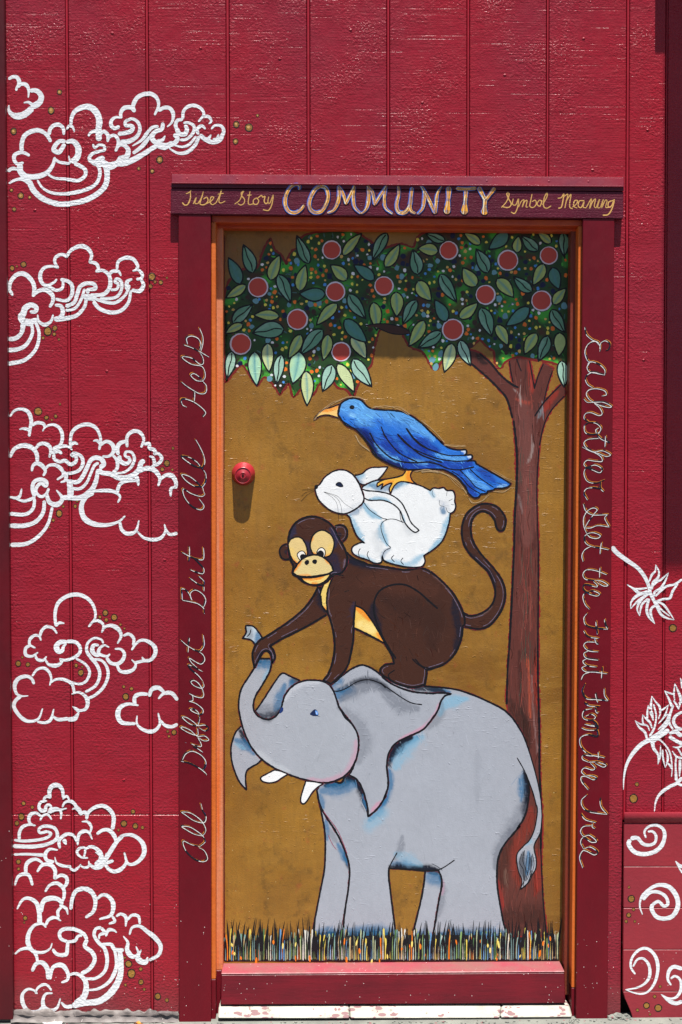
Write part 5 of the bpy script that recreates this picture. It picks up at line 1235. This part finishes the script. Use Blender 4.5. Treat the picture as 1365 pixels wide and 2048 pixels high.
# ------------------------------------------------------------------ art on the wall
WY=-.0003; WYL=-.0013
wlev=[2]
CW=lin((226,229,233))
def wallart(name, groups, label, Y=None):
    p=Paint(WY if Y is None else Y); p.lev=wlev[0]
    for reg,txt in groups:
        for line in txt.strip().split('\n'): p.stroke(reg,line.strip(),CW*rng.uniform(.92,1.0),.92,.12)
    wlev[0]=2+(wlev[0]%40)
    return artobj(name,p,wall,'artw',label)
def clip_edges(o, lo, hi, inv):
    bm=bmesh.new(); bm.from_mesh(o.data)
    xl=w2([[lo,1000]],WY)[0][0]; xh=w2([[hi,1000]],WY)[0][0]
    for x,s in ((xl,-1),(xh,1)):
        bmesh.ops.bisect_plane(bm,geom=bm.verts[:]+bm.edges[:]+bm.faces[:],plane_co=(x,0,0),plane_no=(s,0,0),clear_outer=True)
    if inv: # lay the paint into the grooves
        for a,b in GR[:2]:
            xa=w2([[a,240]],0)[0][0]; xb=w2([[b,240]],0)[0][0]
            for x in (xa-.0004,xa+.0010,xb-.0010,xb+.0004):
                bmesh.ops.bisect_plane(bm,geom=bm.verts[:]+bm.edges[:]+bm.faces[:],plane_co=(x,0,0),plane_no=(1,0,0))
            for v in bm.verts:
                if xa+.0008<v.co.x<xb-.0008: v.co.y+=.0020
    bm.to_mesh(o.data); bm.free()
for lab,groups in CLOUDS:
    low=groups[0][0] in (RG,RH)
    o=wallart('painted_cloud',groups,lab,WYL if low else None); clip_edges(o,18,500 if groups[0][0] is R1 else 357.5,True)
for lab,groups in PLANTS: wallart('painted_flower',groups,lab)
for lab,groups in SWIRLS: wallart('painted_swirl',groups,lab,-.0148)
def dots(data,Y):
    for reg,s in data:
        for d in s.split():
            x,y,r=[float(q) for q in d.split(',')]; x=reg[0]+x/reg[2]; y=reg[1]+y/reg[2]; r/=reg[2]
            p=Paint(WYL if (y>1630 and Y==WY) else Y); p.lev=2; sq=rng.uniform(.95,1.2); p.disc(x,y,r,LC(30,22,20),n=18,sq=sq,wob=.05)
            p.disc(x,y,max(r*.72,r-2),lin((150,108,46))*rng.uniform(.8,1.1),n=14,sq=sq,wob=.06)
            if y<400: p.disc(x-r*.1,y-r*.1,r*.35,LC(206,160,96),n=8)
            artobj('gold_dot',p,wall,'artw')
dots(DOTS,WY); dots(DOTS_WAINSCOT,-.0148)

# ------------------------------------------------------------------ lettering on the frame
def sub(o): return o
HY=-.0195
for word,reg,txt in HEAD_SCRIPT:
    p=Paint(HY-.0002)
    for line in txt.strip().split('\n'): p.stroke(reg,line,lin((205,160,92))*rng.uniform(.9,1.1),1.0,.25,1.0)
    sub(artobj('painted_word',p,hb,label='word %s in thin gold handwriting on the header'%word))
for ch,reg,txt in HEAD_BIG:
    p=Paint(HY-.0011)
    L=[l for l in txt.split('\n')]
    def lay(dw,dx,dy,cf,jit=.12,scale=1.0):
        for l in L:
            ws,rest=l.split(' ',1); pts=P(reg,rest)+np.array([dx,dy])/reg[2]; sp=spline(pts,1.2); n=len(sp)
            s_=np.linspace(0,1,n); wv=np.interp(s_,[0,.5,1],[max(.8,(float(x)*scale+dw)/reg[2]) for x in ws.split(',')])
            cc=np.array([cf(q) for q in sp]); p.ribbon(sp,wv,cc,jitter=jit)
    ph=rng.random()*50
    lay(15,1,1,lambda q:lin((22,28,78)))
    lay(8,-3,-2,lambda q:lin((44,106,206)) if vnoise(q[:1]/16+ph,q[1:]/16)[0]>.38 else lin((26,38,104)))
    lay(-4,-1,0,lambda q:lin((226,216,186)) if vnoise(q[:1]/9+ph,q[1:]/9)[0]>.74 else lin((214,156,62)))
    lay(-13,2,1,lambda q:lin((230,160,48)) if vnoise(q[:1]/7+ph,q[1:]/7)[0]>.5 else lin((176,128,76)),.4)
    lay(0,-8,-1,lambda q:lin((232,226,200)) if vnoise(q[:1]/12+ph,q[1:]/12)[0]>.5 else lin((70,130,210)),.9,.07)
    lay(0,4,1,lambda q:lin((84,58,60)),.8,.09)
    sub(artobj('painted_letter',p,hb,label='large gold letter %s edged in blue on the header'%ch))
JY_=-.0178
def jambwords(words, jamb, sx):
    for word,reg,txt in words:
        p=Paint(JY_-.0002); lines=[P(reg,l) for l in txt.strip().split('\n')]
        def lay(w,dx,dy,cf,jit):
            for q in lines:
                sp=spline(q+np.array([dx,dy])/reg[2],1.1); n=len(sp); tt=np.linspace(0,1,n)
                wv=w/reg[2]*np.interp(tt,[0,.15,.85,1],[.6,1,1,.5]); p.ribbon(sp,wv,np.array([cf(z) for z in sp]),jitter=jit)
        ph=rng.random()*60
        lay(10,-6*sx,-7,lambda z:lin((206,130,46)) if vnoise(z[:1]/11+ph,z[1:]/11)[0]>.3 else lin((70,40,36)),.5)
        lay(10,5*sx,3,lambda z:lin((60,96,170)) if vnoise(z[:1]/9+ph+9,z[1:]/9)[0]>.55 else lin((110,40,44)),.5)
        lay(15,0,0,lambda z:lin((14,16,26)),.25)
        lay(6.5,5*sx,4,lambda z:lin((226,222,220)) if vnoise(z[:1]/13+ph,z[1:]/13)[0]>.3 else lin((20,24,44)),.6)
        sub(artobj('painted_word',p,jamb,label='word %s in white and black handwriting on the door post'%word))
jambwords(LEFT_WORDS,jl,1); jambwords(RIGHT_WORDS,jr,-1)

# ------------------------------------------------------------------ foot of the wall
st=thing('door_step','worn white painted concrete step under the door','step',tuple(w2([[780,2040]],.0)[0]))
slab('step_slab',[(438,2014.5),(436,2037.5),(700,2037.8),(698,2013.8)],[.001,-.022,-.022,.001],.11,MAT['white'],st,.003)
slab('step_slab',[(699,2013.8),(701,2037.8),(1000,2037.2),(1003,2013)],[.0015,-.021,-.021,.0015],.11,MAT['white'],st,.003)
slab('step_slab',[(1004.5,2013),(1001.5,2037.2),(1146,2036),(1140,2012)],[.001,-.022,-.022,.001],.11,MAT['white'],st,.004)
# crumpled grey membrane along the wall foot
bm=bmesh.new(); prev=None
for i in range(90):
    x=22+i*(357-22)/89; wob=lambda s:(vnoise(np.array([x*.09+s]),np.array([s*3.1]))[0]-.5)
    ring=[w2([[x,2020+9*wob(1)]],-.0018)[0],w2([[x,2024+9*wob(2)]],-.014-.018*wob(3))[0],w2([[x,2031+7*wob(4)]],-.008-.012*wob(5))[0],w2([[x,2045+2*wob(6)]],-.024-.006*wob(7))[0]]
    vsx=[bm.verts.new(q) for q in ring]
    if prev:
        for k in range(3): bm.faces.new((prev[k],prev[k+1],vsx[k+1],vsx[k]))
    prev=vsx
o=bmobj('base_flashing',bm,MAT['membrane'],wall,0,True)
# litter
def flat(name,label,cat,pts,mat,z0,curl):
    bm=bmesh.new(); n=len(pts); up=[]
    for i,(x,y) in enumerate(pts): up.append(bm.verts.new((x,y,z0+curl*math.sin(i*1.7)**2)))
    ctr=bm.verts.new((sum(q[0] for q in pts)/n,sum(q[1] for q in pts)/n,z0+curl*.4))
    for i in range(n): bm.faces.new((ctr,up[i],up[(i+1)%n]))
    r=bmesh.ops.extrude_face_region(bm,geom=bm.faces[:]); 
    for v in [e for e in r['geom'] if isinstance(e,bmesh.types.BMVert)]: v.co.z+=.0012
    o=bmobj(name,bm,mat); o['label']=label; o['category']=cat; return o
gx=lambda x:w2([[x,2040]],-.03)[0][0]
flat('paper_scrap','torn white paper scrap lying at the foot of the wall','paper',[(gx(88),-.034),(gx(88.5),-.052),(gx(112),-.058),(gx(118),-.045),(gx(125),-.050),(gx(127),-.040),(gx(108),-.036)],MAT['paper'],.004,.010)
flat('dry_leaf','curled yellow brown dry leaf on the pavement near the left door post','leaf',[(gx(268),-.036),(gx(275),-.058),(gx(282),-.052),(gx(290),-.062),(gx(286),-.046),(gx(279),-.038)],MAT['leaf'],.003,.012)
# gravel and grit
bm=bmesh.new()
for k in range(420):
    x=rng.uniform(0,1365)
    if rng.random()<.35: x=rng.choice([rng.uniform(418,445),rng.uniform(1140,1160),rng.uniform(1216,1262)])
    Yd=-.026-.06*rng.random() if not (1216<x<1250 or 1150<x<1153) else rng.uniform(-.03,-.002)
    s=rng.uniform(.0012,.0042); q=w2([[x,2040]],Yd)[0]
    bmesh.ops.create_icosphere(bm,subdivisions=1,radius=s,matrix=Matrix.Translation((q[0],Yd,s*.5))@Matrix.Rotation(rng.random()*6,4,'Z')@Matrix.Diagonal((1,rng.uniform(.6,1.2),rng.uniform(.5,.8),1)))
o=bmobj('grit',bm,MAT['conc']); o['kind']='stuff'; 
# rubble in the corner by the wainscot
RUB=bmesh.new()
for k,(x,y,s) in enumerate([(1226,2036,.011),(1236,2031,.009),(1244,2037,.013),(1219,2040,.007),(1252,2034,.010),(1258,2040,.008)]):
    q=w2([[x,y]],-.012)[0]; bm=bmesh.new()
    bmesh.ops.create_icosphere(bm,subdivisions=2,radius=s,matrix=Matrix.Translation(Vector(q))@Matrix.Diagonal((1.3,.9,.8,1)))
    for v in bm.verts: v.co+=Vector(rng.normal(0,s*.12,3))
    
    me=bpy.data.meshes.new('t'); bm.to_mesh(me); RUB.from_mesh(me); bm.free()
o=bmobj('mortar_rubble',RUB,MAT['conc']); o['kind']='stuff'
# unseen panel on arms, added above the view to shade the right boards
q=w2([[1330,-110]],0)[0]; prot=(q[2]-w2([[1330,1140]],0)[0][2])/3.6; xl=q[0]+prot*math.tan(SUN_AZ)
sb=thing('shadow_panel','unseen dark red panel added high on the right to shade the boards','sign',(xl+.12,0,q[2]))
bm=bmesh.new(); box(bm,(xl,-prot,q[2]),(xl+.24,-prot+.03,q[2]+1.75)); bmobj('panel',bm,MAT['corner'],sb,.004)
for z in (q[2]+.25,q[2]+1.5):
    bm=bmesh.new(); box(bm,(xl+.16,-prot+.031,z),(xl+.20,-.003,z+.04)); bmobj('arm',bm,MAT['corner'],sb,.002)
q2=w2([[1311,-110]],0)[0]; pr2=(q2[2]-w2([[1330,108]],0)[0][2])/3.6
bt=thing('shadow_batten','short unseen dark red batten added above the top right corner to cast a shadow','batten',tuple(q2))  # unseen batten added above the view, sized by the corner shadow it casts
bm=bmesh.new(); box(bm,(q2[0]+pr2*math.tan(SUN_AZ),-pr2,q2[2]),(q2[0]+.5,-pr2+.03,q2[2]+.5)); bmobj('batten_board',bm,MAT['corner'],bt,.002)
bm=bmesh.new(); box(bm,(q2[0]+.2,-pr2+.031,q2[2]+.1),(q2[0]+.24,-.003,q2[2]+.4)); bmobj('spacer',bm,MAT['corner'],bt,.002)
